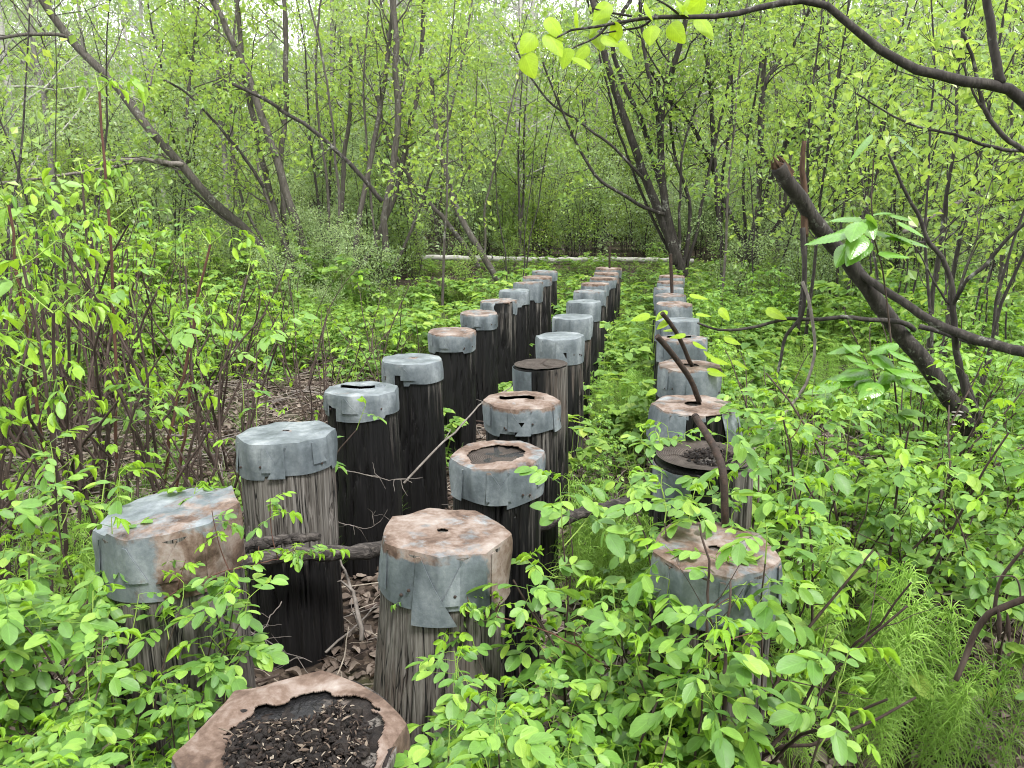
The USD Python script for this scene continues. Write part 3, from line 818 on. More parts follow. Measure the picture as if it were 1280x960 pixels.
# ------------------------------------------------------------------ trees drawn stem by stem
def branchlets(rng, P, R, n, tmin, length, tmax=1.0, up=.35, k=6, minr=.0022):
    """n side branches along the path P: (n, k, 3) points, (n, k) radii."""
    t = rng.uniform(tmin, tmax, n)
    s = t * (len(P) - 1)
    i = np.minimum(s.astype(int), len(P) - 2)
    fr = (s - i)[:, None]
    b = P[i] * (1 - fr) + P[i + 1] * fr
    rb = R[i] * .45
    tan = unit(P[i + 1] - P[i])
    az = rng.uniform(0, 2 * PI, n)
    side = unit(np.cross(tan, np.stack([np.cos(az), np.sin(az), 0 * az + .2], -1)))
    d = unit(side + tan * rng.uniform(.1, .8, (n, 1)) + np.array([0, 0, 1.0]) * rng.normal(up, .3, (n, 1)))
    L = length * rng.uniform(.4, 1.15, n) * (1.15 - .55 * t)
    u = np.linspace(0, 1, k)
    bendv = rng.normal(0, .22, (n, 3)) + np.array([0, 0, .12])
    Q = b[:, None] + L[:, None, None] * (u[None, :, None] * d[:, None] + (u ** 2)[None, :, None] * bendv[:, None] * .6)
    Q[:, 1:-1] += rng.normal(0, .02, (n, k - 2, 3)) * L[:, None, None]
    r0 = np.clip(np.minimum(rb, .012 * L + .002), minr, None)
    return Q, r0[:, None] * np.linspace(1, .35, k)[None], L


def leaf_spray(rng, Q, per, size, tmin=.25, droop=.25, tpl=LOW, wid=.62, spread=.06):
    """Leaves along the branchlets Q (n, k, 3)."""
    n, k, _ = Q.shape
    s = rng.uniform(tmin, 1, (n, per)) ** .8 * (k - 1)
    i = np.minimum(s.astype(int), k - 2)
    fr = (s - i)[..., None]
    rows = np.arange(n)[:, None]
    b = (Q[rows, i] * (1 - fr) + Q[rows, i + 1] * fr).reshape(-1, 3)
    tan = unit(Q[rows, i + 1] - Q[rows, i]).reshape(-1, 3)
    m = len(b)
    b = b + rng.normal(0, spread, (m, 3)) * np.array([1, 1, .6])
    d = unit(tan * .6 + rng.normal(0, .7, (m, 3)) - np.array([0, 0, droop]))
    nn = unit(rng.normal(0, .55, (m, 3)) + np.array([0, 0, 1.0]))
    return leaves(tpl, b, d, nn, size * rng.uniform(.55, 1.2, m), wid * rng.uniform(.8, 1.15, m))


def px_stem(pts, r0, r1, rng, n=26, wob=.006):
    """Pixels with a depth, to a path in the scene and its radii."""
    P = np.array([at(*p) for p in pts])
    P = smooth_path(P, n, rng, wob * min(1.0, np.linalg.norm(P[-1] - P[0]) / 3))
    return P, np.linspace(r0, r1, n)


def rough_tube(P, R, sides=10, seed=0, amp=.10):
    v, f = tubes(P, R, sides)
    rep = np.repeat(np.asarray(R), sides)
    cen = np.repeat(np.asarray(P), sides, 0)
    o = v - cen
    return cen + o * (1 + amp * 2 * (meshkit.fbm(v / max(R.max() * 1.6, .01), 3, seed)[:, None] - .5)), f


def drawn_tree(name, label, cat, stems, rng, bark='alder_bark', leaf='tree_leaf', boughs=7, blen=1.1, per=7, size=.095, tmin=.35, group=None, sub=6, extra=True, leafy=True, thin=1.0):
    """stems: (pixel points (x, y, depth), radius at base, radius at tip)."""
    built = []
    for pts, r0, r1 in stems:
        pts = [list(p) for p in pts]
        P, R = px_stem(pts, r0, r1, rng, wob=.01)
        if extra and pts[-1][1] < 30:                     # goes on above the picture
            d = unit(P[-1] - P[-4]) * 1.0 + np.array([0, 0, .35])
            ext = P[-1] + np.outer(np.linspace(.12, 1, 8), unit(d) * 1.7)
            P = np.vstack([P, ext]); R = np.r_[R, np.linspace(r1 * .95, r1 * .35, 8)]
        built.append((P, R))
    base = built[0][0][0].copy()
    base[2] = float(ground(base[0], base[1]))
    root = thing(name, base, 0, None, label, cat, group)
    crown = []
    for q, (P, R) in enumerate(built):
        R = R * thin
        built[q] = (P, R)
        put('trunk' if q == 0 else 'stem', rough_tube(P - base, R, 11, q), bark, root, True)
        if not leafy:
            continue
        Q, RQ, L = branchlets(rng, P - base, R, boughs, tmin, blen)
        twig = [tubes(Q, RQ, 5)]
        for kk in range(len(Q)):
            q2, r2, _ = branchlets(rng, Q[kk], RQ[kk], sub, .2, blen * .45, k=4, minr=.0016)
            twig.append(tubes(q2, r2, 4))
            crown.append(leaf_spray(rng, q2, per, size))
        crown.append(leaf_spray(rng, Q, per, size, .5))
        put('branch', join(twig), bark, root)
    if leafy:
        put('crown', join(crown), leaf, root)
    return root


rg = np.random.default_rng(11)
D = 12.6
drawn_tree('alder_tree', 'multi-stemmed grey alder leaning over the litter, its longest stem tilting far out to one side', 'tree', [
    ([(352, 352, D), (318, 300, D), (262, 245, D - .2), (190, 165, D - .4), (130, 92, D - .5), (84, 45, D - .6), (48, -5, D - .7)], .125, .085),
    ([(352, 356, D), (322, 310, D - .1), (265, 262, D - .1), (220, 215, D - .1), (188, 160, D)], .05, .02),
    ([(96, 50, D - .55), (70, 43, D - .7), (40, 43, D - .9), (-10, 50, D - 1.2)], .045, .03)], rg, 'alder_bark', thin=.62, boughs=10, blen=1.5, tmin=.3)
drawn_tree('alder_tree', 'pale grey alder clump of four bowed stems rising from one foot', 'tree', [
    ([(388, 352, D), (376, 300, D), (345, 200, D), (316, 112, D), (290, 50, D), (262, -5, D)], .12, .07),
    ([(368, 356, D + .2), (352, 290, D + .2), (334, 225, D + .3), (312, 130, D + .4), (296, 0, D + .5)], .095, .06),
    ([(380, 360, D + .3), (356, 300, D + .3), (353, 200, D + .4), (357, 100, D + .5), (355, -5, D + .6)], .085, .06),
    ([(400, 355, D + .4), (410, 250, D + .4), (396, 120, D + .5), (402, -5, D + .5)], .042, .026),
    ([(396, 352, D), (424, 250, D), (412, 130, D), (385, -5, D)], .04, .022),
    ([(376, 352, D + .1), (305, 255, D + .1), (288, 150, D + .2), (300, -5, D + .3)], .042, .024),
    ([(384, 358, D - .1), (362, 318, D - .1), (340, 265, D - .1), (322, 200, D)], .06, .03)], rg, 'alder_bark', thin=.62, boughs=9, blen=1.3)
drawn_tree('alder_tree', 'upright dark alder with a straight main stem beside the bowed clump', 'tree', [
    ([(485, 340, D), (481, 280, D), (492, 215, D), (498, 130, D), (496, 60, D), (493, -5, D)], .09, .075),
    ([(440, 338, D + .1), (450, 265, D + .1), (468, 175, D + .2), (483, 90, D + .2), (490, 20, D + .2)], .075, .055),
    ([(446, 345, D + .5), (478, 285, D + .5), (506, 190, D + .5), (524, 90, D + .6), (530, -5, D + .6)], .08, .055),
    ([(490, 338, D + .2), (532, 240, D + .3), (565, 130, D + .3), (590, -5, D + .4)], .042, .024),
    ([(478, 342, D + .2), (462, 240, D + .3), (455, 120, D + .3), (462, -5, D + .4)], .036, .022),
    ([(420, 345, D + .8), (425, 260, D + .8), (436, 150, D + .9), (440, 40, D + 1)], .07, .05)], rg, 'alder_bark', thin=.62, boughs=9, blen=1.3)
drawn_tree('fallen_sapling', 'thin dark sapling bent across the alder clump and the upright alder', 'sapling', [
    ([(478, 252, D - .8), (452, 222, D - .9), (420, 188, D - 1), (380, 155, D - 1.1), (330, 125, D - 1.2), (290, 105, D - 1.3)], .035, .022),
    ([(330, 235, D - .6), (300, 190, D - .7), (262, 145, D - .8), (222, 108, D - .9), (205, 100, D - 1)], .026, .014)], rg, 'dark_bark', boughs=6, blen=.7, extra=False)
drawn_tree('alder_tree', 'pair of grey alder stems leaning apart behind the last litter-side posts', 'tree', [
    ([(622, 350, 12.2), (604, 318, 12.2), (578, 275, 12.3), (562, 235, 12.4), (548, 180, 12.5), (540, 90, 12.6)], .085, .05),
    ([(598, 334, 13), (565, 285, 13), (535, 250, 13), (500, 205, 13.1), (470, 120, 13.2)], .07, .04),
    ([(606, 322, 12.6), (607, 260, 12.6), (625, 190, 12.7), (640, 130, 12.8), (655, 60, 12.9)], .03, .018)], rg, 'alder_bark', thin=.62, boughs=8, blen=1.2)
E = 12.4
drawn_tree('alder_tree', 'big dark alder clump fanning out behind the rod-bearing row of posts', 'tree', [
    ([(856, 345, E), (838, 300, E), (820, 255, E), (795, 190, E), (770, 115, E), (757, 70, E), (740, -5, E + .2)], .13, .075),
    ([(846, 330, E), (833, 270, E), (826, 190, E), (826, 145, E - .1), (842, 80, E - .2), (858, 20, E - .3), (864, -5, E - .3)], .115, .06),
    ([(828, 215, E + .05), (822, 140, E + .1), (808, 80, E + .2), (800, -5, E + .3)], .065, .04),
    ([(850, 338, E + .2), (826, 230, E + .3), (800, 150, E + .4), (775, 95, E + .5), (765, 60, E + .5), (790, 0, E + .5)], .09, .05),
    ([(830, 268, E - .1), (790, 250, E - .3), (750, 225, E - .5), (716, 170, E - .6), (695, 120, E - .7), (680, 75, E - .8)], .05, .022),
    ([(806, 225, E - .1), (760, 180, E - .3), (720, 150, E - .4), (680, 120, E - .5), (640, 40, E - .6)], .04, .02),
    ([(858, 340, E + .2), (880, 245, E + .2), (905, 130, E + .2), (935, -5, E + .2)], .045, .024),
    ([(848, 335, E + .1), (800, 240, E + .2), (765, 130, E + .2), (735, -5, E + .3)], .045, .024),
    ([(850, 340, E), (852, 200, E), (876, 110, E), (900, -5, E)], .04, .02),
    ([(852, 340, E + .1), (862, 260, E + .2), (845, 200, E + .2), (838, 120, E + .2)], .06, .03)], rg, 'dark_bark', thin=.6, boughs=9, blen=1.3)
drawn_tree('alder_tree', 'dark twin alder crossing behind the fanned clump, its stems parting at the foot', 'tree', [
    ([(940, 322, E + .5), (912, 270, E + .5), (893, 215, E + .5), (870, 165, E + .4), (840, 128, E + .3), (808, 80, E + .3)], .075, .045),
    ([(934, 328, E + .4), (948, 270, E + .4), (978, 190, E + .4), (1005, 130, E + .5), (1022, 80, E + .5), (1030, -5, E + .6)], .075, .05),
    ([(902, 318, E + .9), (905, 220, E + .9), (914, 140, E + .9), (912, 50, E + .9), (908, -5, E + .9)], .045, .035),
    ([(900, 300, E + .3), (893, 200, E + .3), (888, 120, E + .3), (880, 40, E + .3)], .07, .045),
    ([(938, 326, E + .4), (996, 240, E + .4), (1042, 140, E + .5), (1062, -5, E + .5)], .05, .026),
    ([(936, 326, E + .6), (930, 220, E + .6), (945, 110, E + .6), (960, -5, E + .6)], .045, .024),
    ([(958, 205, E + .2), (950, 150, E + .2), (958, 100, E + .2), (990, 60, E + .3), (1012, 10, E + .3)], .06, .035),
    ([(985, 180, E + .2), (1040, 130, E + .3), (1065, 80, E + .4), (1090, -5, E + .5)], .05, .03)], rg, 'dark_bark', thin=.6, boughs=9, blen=1.3)

# broken trunk and limbs close by
F0 = 4.35
root = drawn_tree('broken_tree', 'dark broken-off leaning trunk with flaky bark and white fungus near its foot', 'broken tree', [
    ([(1283, 640, F0 + .25), (1232, 566, F0 + .2), (1185, 492, F0 + .1), (1130, 415, F0), (1064, 332, F0 - .1), (1012, 268, F0 - .2), (974, 208, F0 - .3)], .085, .058)],
    np.random.default_rng(5), 'dark_bark', leafy=False, extra=False, thin=.66)
rgb_ = np.random.default_rng(6)
base = np.array(at(1283, 640, F0 + .25)); base[2] = float(ground(base[0], base[1]))
tip = at(974, 208, F0 - .3)
ax = unit(tip - at(1012, 268, F0 - .2))
for q in range(9):                                        # splinters of the break
    az = q / 9 * 2 * PI
    s1 = unit(np.cross(ax, [0, 1, .1])); s2 = np.cross(ax, s1)
    o = (math.cos(az) * s1 + math.sin(az) * s2) * rgb_.uniform(.018, .034)
    L = rgb_.choice([.02, .04, .06, .13]) * rgb_.uniform(.7, 1.3)
    P = np.stack([tip - ax * .07 + o, tip + ax * L * .4 + o * .95, tip + ax * L + o * rgb_.uniform(.5, 1.1)])
    put('splinter', tubes(P - base, np.array([.018, rgb_.uniform(.006, .013), .002]), 5), 'torn_wood', root)
P, R = px_stem([(1070, 340, F0 - .08), (1112, 367, F0 - .2), (1180, 408, F0 - .35), (1236, 428, F0 - .5), (1300, 443, F0 - .7)], .020, .028, rgb_)
put('limb', rough_tube(P - base, R, 9, 3), 'dark_bark', root, True)
P, R = px_stem([(1142, 412, F0), (1128, 403, F0 - .15), (1085, 400, F0 - .25), (1045, 398, F0 - .3), (1000, 398, F0 - .3), (950, 408, F0 - .35), (905, 415, F0 - .4), (872, 404, F0 - .4)], .016, .006, rgb_)
put('limb', rough_tube(P - base, R, 7, 4), 'dark_bark', root, True)
P, R = px_stem([(1150, 408, F0 + .02), (1185, 418, F0 - .15), (1215, 428, F0 - .35), (1248, 432, F0 - .5)], .016, .012, rgb_)
put('limb', rough_tube(P - base, R, 7, 4), 'dark_bark', root, True)
P, R = px_stem([(1005, 296, F0 - .22), (1006, 255, F0 - .2), (1003, 205, F0 - .2), (1005, 176, F0 - .2)], .021, .012, rgb_)
put('snag', rough_tube(P - base, R, 7, 6, .25), 'torn_wood', root, True)
P, R = px_stem([(1003, 285, F0 - .25), (1006, 340, F0 - .3), (1002, 392, F0 - .35), (982, 420, F0 - .35), (976, 452, F0 - .4), (972, 470, F0 - .4)], .015, .007, rgb_)
put('limb', rough_tube(P - base, R, 7, 6, .2), 'dark_bark', root, True)
P, R = px_stem([(1003, 352, F0 - .33), (1014, 390, F0 - .4), (1020, 430, F0 - .45), (1012, 470, F0 - .5), (988, 505, F0 - .55), (950, 555, F0 - .9), (868, 628, F0 - 1.6)], .009, .004, rgb_)
put('limb', rough_tube(P - base, R, 7, 6, .2), 'dead_twig', root, True)
for q in range(7):                                        # white fungus brackets
    px, py = 1196 + rgb_.uniform(-6, 9), 521 + rgb_.uniform(-9, 14)
    P = np.array(at(px, py, F0 - .03 + .0)) - base
    br = trimesh.creation.icosphere(2, .012)
    br.apply_scale([1.3, .6, rgb_.uniform(.25, .5)])
    br.apply_translation(P + [0, .02, 0])
    put('fungus_bracket', (np.array(br.vertices), np.array(br.faces)), 'birch_bark', root, True)


def one_leaf(rng, p, d, n, L, wid, tpl=HI, cup=.0):
    return leaves(tpl, np.array([p]), np.array([d]), np.array([n]), np.array([L]), wid)


def pleated(rng, p, d, n, L, wid=.72):
    """Broad leaf with pleats along its side veins and a toothed edge."""
    st = np.linspace(0, 1, 25)
    V, Fs = [], []
    for k, u in enumerate(st):
        h = .5 * (math.sin(PI * u ** .8) ** .75) * (1 - .12 * u) + (.02 if k % 2 else 0) * (0 < u < 1)
        pl = .022 * (1 if k % 2 else -1)
        for c in (-1, -.5, 0, .5, 1):
            V.append((u - abs(c) * .10 * h * 2, c * h, -.22 * u * u - .12 * abs(c) ** 2 * h + pl * abs(c) * .5))
    V = np.array(V)
    f = grid_faces(25, 5, False, np.ones((24, 4), bool))
    v2, f2 = leaves((V, f), np.array([p]), np.array([d]), np.array([n]), np.array([L]), wid)
    return v2, f2, np.stack([np.abs(V[:, 1]) / .5, V[:, 0]], -1)


# lime leaves at the end of the level limb
rng = np.random.default_rng(21)
for px, py, L in [(812, 393, .075), (832, 388, .06), (835, 400, .055), (862, 368, .07), (870, 392, .06), (880, 440, .085), (888, 448, .08), (884, 462, .075), (866, 428, .06),
                  (905, 421, .07), (845, 412, .05), (857, 418, .06), (916, 450, .07), (958, 386, .085), (900, 385, .06), (820, 486, .05)]:
    p = at(px, py, F0 - .4 + rng.normal(0, .05)) - base
    az = rng.uniform(-.9, .9) + (PI if px < 860 else 0)
    d = [math.cos(az), math.sin(az) * .6, rng.uniform(-.7, .1)]
    put('leaf', pleated(rng, p, d, [rng.normal(0, .3), -.35, 1], L * 1.35, .7), 'lime_leaf', root, True)

# branch arching over the top corner
G = 3.0
oroot = drawn_tree('arching_branch', 'thick dark branch arching across the top corner with hanging lime leaves at its tip', 'branch', [
    ([(1330, 190, G), (1290, 140, G), (1252, 104, G), (1205, 96, G), (1150, 82, G), (1100, 55, G), (1062, 28, G), (1035, 6, G), (1000, -2, G), (960, 4, G), (900, 18, G), (850, 19, G), (800, 19, G), (760, 30, G), (715, 42, G), (690, 55, G)], .042, .006),
    ([(1252, 104, G), (1244, 70, G), (1238, 30, G), (1230, -30, G)], .030, .024)], rg, 'dark_bark', leafy=False, extra=False, thin=.56)
base = np.array(at(1330, 190, G)); base[2] = float(ground(base[0], base[1]))
for pts in ([(820, 18, G), (800, 34, G), (775, 38, G), (752, 42, G)], [(760, 30, G), (748, 44, G), (720, 58, G), (700, 68, G)], [(850, 20, G), (830, 4, G), (805, -6, G)], [(790, 20, G), (765, 16, G), (740, 10, G)]):
    P, R = px_stem(pts, .005, .0025, rg, 10, .002)
    put('twig', tubes(P - base, R, 5), 'dark_bark', oroot, True)
for px, py, L in [(684, 30, .085), (700, 38, .08), (668, 52, .075), (685, 50, .09), (656, 76, .085), (710, 68, .07), (722, 80, .08), (745, 48, .08), (752, 54, .07), (758, 22, .09), (775, 38, .075), (815, 40, .07), (838, 38, .075),
                  (845, 10, .085), (862, 6, .06), (880, 4, .09), (873, 30, .09), (762, 12, .075), (805, 12, .06), (720, 22, .07), (735, 66, .07), (775, 60, .07)]:
    p = at(px, py - 8, G + rg.normal(0, .04)) - base
    az = rg.uniform(0, 2 * PI)
    d = [math.cos(az) * .8, math.sin(az) * .5, rg.uniform(-1.0, -.2)]
    put('leaf', pleated(rg, p, d, [rg.normal(0, .4), -.6, .8], L * 1.12, .82), 'lime_leaf', oroot, True)

drawn_tree('dark_sapling', 'crooked dark sapling in front of the herbs, forking beside the leaning trunk', 'sapling', [
    ([(1212, 500, 4.0), (1196, 445, 4.0), (1190, 390, 4.0), (1183, 328, 4.0), (1160, 300, 4.0), (1146, 272, 4.0), (1126, 225, 4.0), (1112, 192, 4.0)], .021, .006),
    ([(1190, 384, 4.0), (1204, 356, 3.9), (1232, 330, 3.85), (1262, 296, 3.8), (1300, 262, 3.7)], .012, .007),
    ([(1146, 302, 4.0), (1160, 303, 4.0), (1180, 288, 4.0), (1200, 270, 3.95)], .006, .003),
    ([(1205, 470, 4.05), (1222, 520, 4.1), (1236, 560, 4.15)], .018, .02),
    ([(1188, 382, 4.0), (1166, 350, 4.0), (1150, 318, 4.0), (1136, 300, 4.0)], .006, .003)], np.random.default_rng(8), 'dark_bark', leafy=False, extra=False)
drawn_tree('hanging_branch', 'thin forked dark branch reaching in below the arching branch', 'branch', [
    ([(1330, 215, 3.4), (1275, 186, 3.4), (1232, 140, 3.4), (1220, 90, 3.4), (1205, 40, 3.4)], .013, .006),
    ([(1330, 190, 3.5), (1268, 188, 3.5), (1200, 172, 3.5), (1150, 160, 3.55), (1105, 138, 3.6), (1072, 118, 3.6)], .010, .003),
    ([(1232, 140, 3.4), (1214, 110, 3.4), (1202, 70, 3.4)], .006, .003)], np.random.default_rng(9), 'dark_bark', boughs=4, blen=.35, per=4, size=.05, tmin=.3, extra=False)

# broad-leaved shoot on the herb side
bl = np.random.default_rng(31)
b0 = at_z(1115, 560, .15)
broot = thing('broad_leaved_shoot', b0, 0, None, 'tall shoot with big glossy toothed leaves in tiers beside the broken leaning trunk', 'sapling')
P = smooth_path(np.array([b0, at(1120, 500, 3.75), at(1115, 440, 3.7), at(1100, 320, 3.65), at(1090, 285, 3.6), at(1092, 200, 3.6)]), 16) - b0
put('stem', tubes(P, np.linspace(.008, .003, 16), 6), 'cane_bark', broot, True)
for px, py, L, az, dz in [(1062, 290, .17, 2.9, -.1), (1075, 272, .13, 3.3, .1), (1092, 290, .18, .1, .0), (1112, 292, .15, .5, -.1), (1082, 300, .15, 3.9, -.5), (1100, 268, .12, 1.2, .2), (1120, 296, .14, -.2, -.1), (1060, 305, .12, 4.0, -.7),
                          (1068, 470, .17, 3.1, -.15), (1050, 478, .15, 2.8, -.2), (1085, 462, .16, 3.6, .0), (1110, 462, .17, .2, .0), (1125, 475, .15, -.1, -.2), (1090, 478, .16, 4.4, -.3), (1105, 450, .12, 1.3, .1), (1075, 432, .13, 2.9, -.1), (1110, 438, .13, .1, -.2),
                          (1040, 492, .12, 3.4, -.4), (1132, 458, .12, .9, .1), (1090, 168, .13, 2.6, -.9), (1118, 166, .14, -.3, -.6), (1095, 442, .13, 5.0, -.3)] + [(bl.uniform(1050, 1130), bl.uniform(425, 500), bl.uniform(.09, .14), bl.uniform(0, 6.28), bl.uniform(-.6, .0)) for _ in range(14)] + [(bl.uniform(1055, 1125), bl.uniform(265, 318), bl.uniform(.09, .14), bl.uniform(0, 6.28), bl.uniform(-.6, .1)) for _ in range(9)]:
    p = at(px, py, 3.62 + bl.normal(0, .06)) - b0
    d = [math.cos(az), math.sin(az) * .8, dz]
    put('leaf', pleated(bl, p, d, [bl.normal(0, .2), -.25, 1], L * 1.15, .68), 'broad_leaf', broot, True)

# ------------------------------------------------------------------ logs and sticks
def log(name, pts, r0, r1, mat, label, cat='log', sides=22, amp=.10, knots=3, seed=0):
    rng = np.random.default_rng(seed)
    P = smooth_path(np.array(pts), 60, rng, r0 * .18)
    base = P[0].copy()
    root = thing(name, base, 0, None, label, cat)
    R = np.linspace(r0, r1, 60) * (1 + amp * rng.normal(0, .35, 60))
    put('trunk', rough_tube(P - base, R, sides, seed, amp), mat, root, True)
    for q in range(knots):
        k = rng.integers(8, 54)
        d = unit(rng.normal(0, 1, 3) + [0, -.3, .6])
        put('branch_stub', tubes(np.stack([P[k] - base, P[k] - base + d * r0 * 1.6, P[k] - base + d * r0 * (2 + rng.uniform(0, 3))]), np.array([r0 * .35, r0 * .25, r0 * .12]), 6), mat, root, True)
    return root


log('fallen_birch', [at(500, 322, 16.3), at(600, 323, 16.2), at(700, 324.5, 16.1), at(780, 324, 16.0), at(868, 327, 15.9)], .062, .05, 'birch_bark', 'white birch trunk lying level across the far end of the post rows', seed=1)
log('charred_log', [at(270, 712, 2.42), at(330, 698, 2.48), at(400, 692, 2.55), at(475, 690, 2.66), at(560, 675, 2.85), at(690, 650, 3.1), at(760, 634, 3.25), at(850, 618, 3.45)], .025, .034, 'charred_log', 'charred flaking log lying crosswise between the posts', amp=.3, seed=2)
log('charred_branch', [at(290, 690, 2.5), at(340, 676, 2.55), at(395, 672, 2.62)], .022, .016, 'charred_log', 'short charred branch above the charred log beside the half-peeled post', amp=.35, knots=1, seed=3)
for q, (pts, r, lab) in enumerate([
    ([at(585, 268, 20), at(640, 292, 19.8), at(690, 316, 19.5)], .07, 'dark fallen trunk slanting down towards the white log'),
    ([at(664, 285, 20), at(690, 296, 20), at(706, 318, 20)], .05, 'pale bent dead stem behind the white log'),
    ([at(725, 305, 20), at(740, 286, 20), at(765, 270, 20)], .03, 'thin pale dead stick leaning behind the white log'),
    ([at(690, 298, 21), at(760, 296, 21), at(850, 300, 21)], .09, 'dark rotting log behind the white log, below the fanned clump'),
    ([at(1130, 290, 9), at(1170, 268, 9.2), at(1230, 235, 9.5), at(1290, 200, 9.8)], .03, 'bare bleached dead stem slanting up through the herbs'),
    ([at(0, 230, 14), at(120, 212, 14), at(210, 194, 14)], .03, 'horizontal dead stem hung up in the thicket'),
    ([at(228, 206, 12), at(150, 200, 12.5), at(100, 212, 13)], .035, 'grey dead branch hung behind the tilting alder stem')]):
    log('dead_branch', pts, r, r * .7, 'dead_twig' if q != 0 and q != 3 else 'dark_bark', lab, 'dead branch', 8, .15, 1, 20 + q)

tw = np.random.default_rng(40)


def dead_twig(pts, r, label, forks=4):
    P = smooth_path(np.array(pts), 14, tw, .006)
    base = P[0].copy()
    root = thing('dead_twig', base, 0, None, label, 'twig')
    put('stem', tubes(P - base, np.linspace(r, r * .4, 14), 5), 'dead_twig', root, True)
    for q in range(forks):
        k = tw.integers(3, 13)
        d = unit((P[min(k + 1, 13)] - P[k]) * 20 + tw.normal(0, .8, 3))
        L = tw.uniform(.04, .14)
        put('fork', tubes(np.stack([P[k] - base, P[k] - base + d * L * .5 + tw.normal(0, .008, 3), P[k] - base + d * L + tw.normal(0, .02, 3)]), np.array([r * .5, r * .4, r * .2]), 4), 'dead_twig', root, True)


dead_twig([at(290, 762, 2.35), at(330, 800, 2.3), at(360, 816, 2.28), at(392, 826, 2.26)], .003, 'fine grey dead twig against the tarred foot of the zinc-capped grey post', 6)
dead_twig([at(352, 752, 2.5), at(340, 770, 2.45), at(325, 790, 2.4), at(300, 788, 2.35)], .0025, 'short curled grey twig over the dark gap behind the nearest cap', 5)
dead_twig([at(414, 582, 3.15), at(440, 592, 3.1), at(480, 598, 3.05), at(516, 606, 3.0)], .003, 'thin pale twig crossing the cracked-top tarred post', 5)
dead_twig([at(420, 650, 3.1), at(440, 656, 3.1), at(468, 660, 3.1), at(482, 640, 3.1)], .0022, 'fan of hair-thin twigs low between the tarred posts', 7)
dead_twig([at(452, 800, 2.5), at(440, 740, 2.6), at(425, 700, 2.8)], .010, 'leaning broken brown stick beside the flaring grey post', 1)
dead_twig([at(230, 605, 4.6), at(300, 602, 4.5), at(395, 598, 4.4)], .006, 'straight pale stick lying on the litter behind the half-peeled post', 1)
dead_twig([at(505, 604, 3.2), at(560, 548, 3.4), at(610, 500, 3.8), at(650, 478, 4.2)], .006, 'slanting bare brown shoot rising between the post rows', 2)

# ------------------------------------------------------------------ wild rose bushes
def pinnate(rng, p, d, up, L, pairs=2, tpl=HI, droop=.2, wid=.56, fold=0.0):
    """A compound leaf: (leaflets and rachis) as one (v, f)."""
    d = unit(d); s = unit(np.cross(up, d)); n = np.cross(d, s)
    k = 5
    u = np.linspace(0, 1, k)
    R = p + L * (u[:, None] * d - droop * (u ** 2)[:, None] * np.array([0, 0, 1.0]))
    parts = [tubes(R, np.linspace(.0011, .0006, k), 3, False)]
    pos, dr, nr, ln = [], [], [], []
    tend = unit(R[-1] - R[-2])
    for q in range(pairs):
        t = .45 + .42 * q / max(pairs - 1, 1) if pairs > 1 else .7
        c = p + L * (t * d - droop * t * t * np.array([0, 0, 1.0]))
        for sg in (-1, 1):
            a = rng.uniform(.75, 1.2) * (1 - .25 * q / pairs)
            pos.append(c)
            dr.append(math.cos(a) * tend + sg * math.sin(a) * s - fold * n + rng.normal(0, .12, 3))
            nr.append(n - sg * s * fold * .8 + rng.normal(0, .2, 3))
            ln.append(L * rng.uniform(.42, .6) * (.8 + .3 * q / pairs))
    pos.append(R[-1]); dr.append(tend - fold * .6 * n + rng.normal(0, .1, 3)); nr.append(n + rng.normal(0, .15, 3)); ln.append(L * rng.uniform(.55, .72))
    v, f = leaves(tpl, np.array(pos), np.array(dr), np.array(nr), np.array(ln), wid * rng.uniform(.88, 1.12, len(pos)))
    if tpl is MID:
        parts.append((v, f))
    else:
        tv = tpl[0]
        parts.append((v, f, np.tile(np.stack([np.abs(tv[:, 1]) / .5, tv[:, 0]], -1), (len(pos), 1))))
    return join(parts)


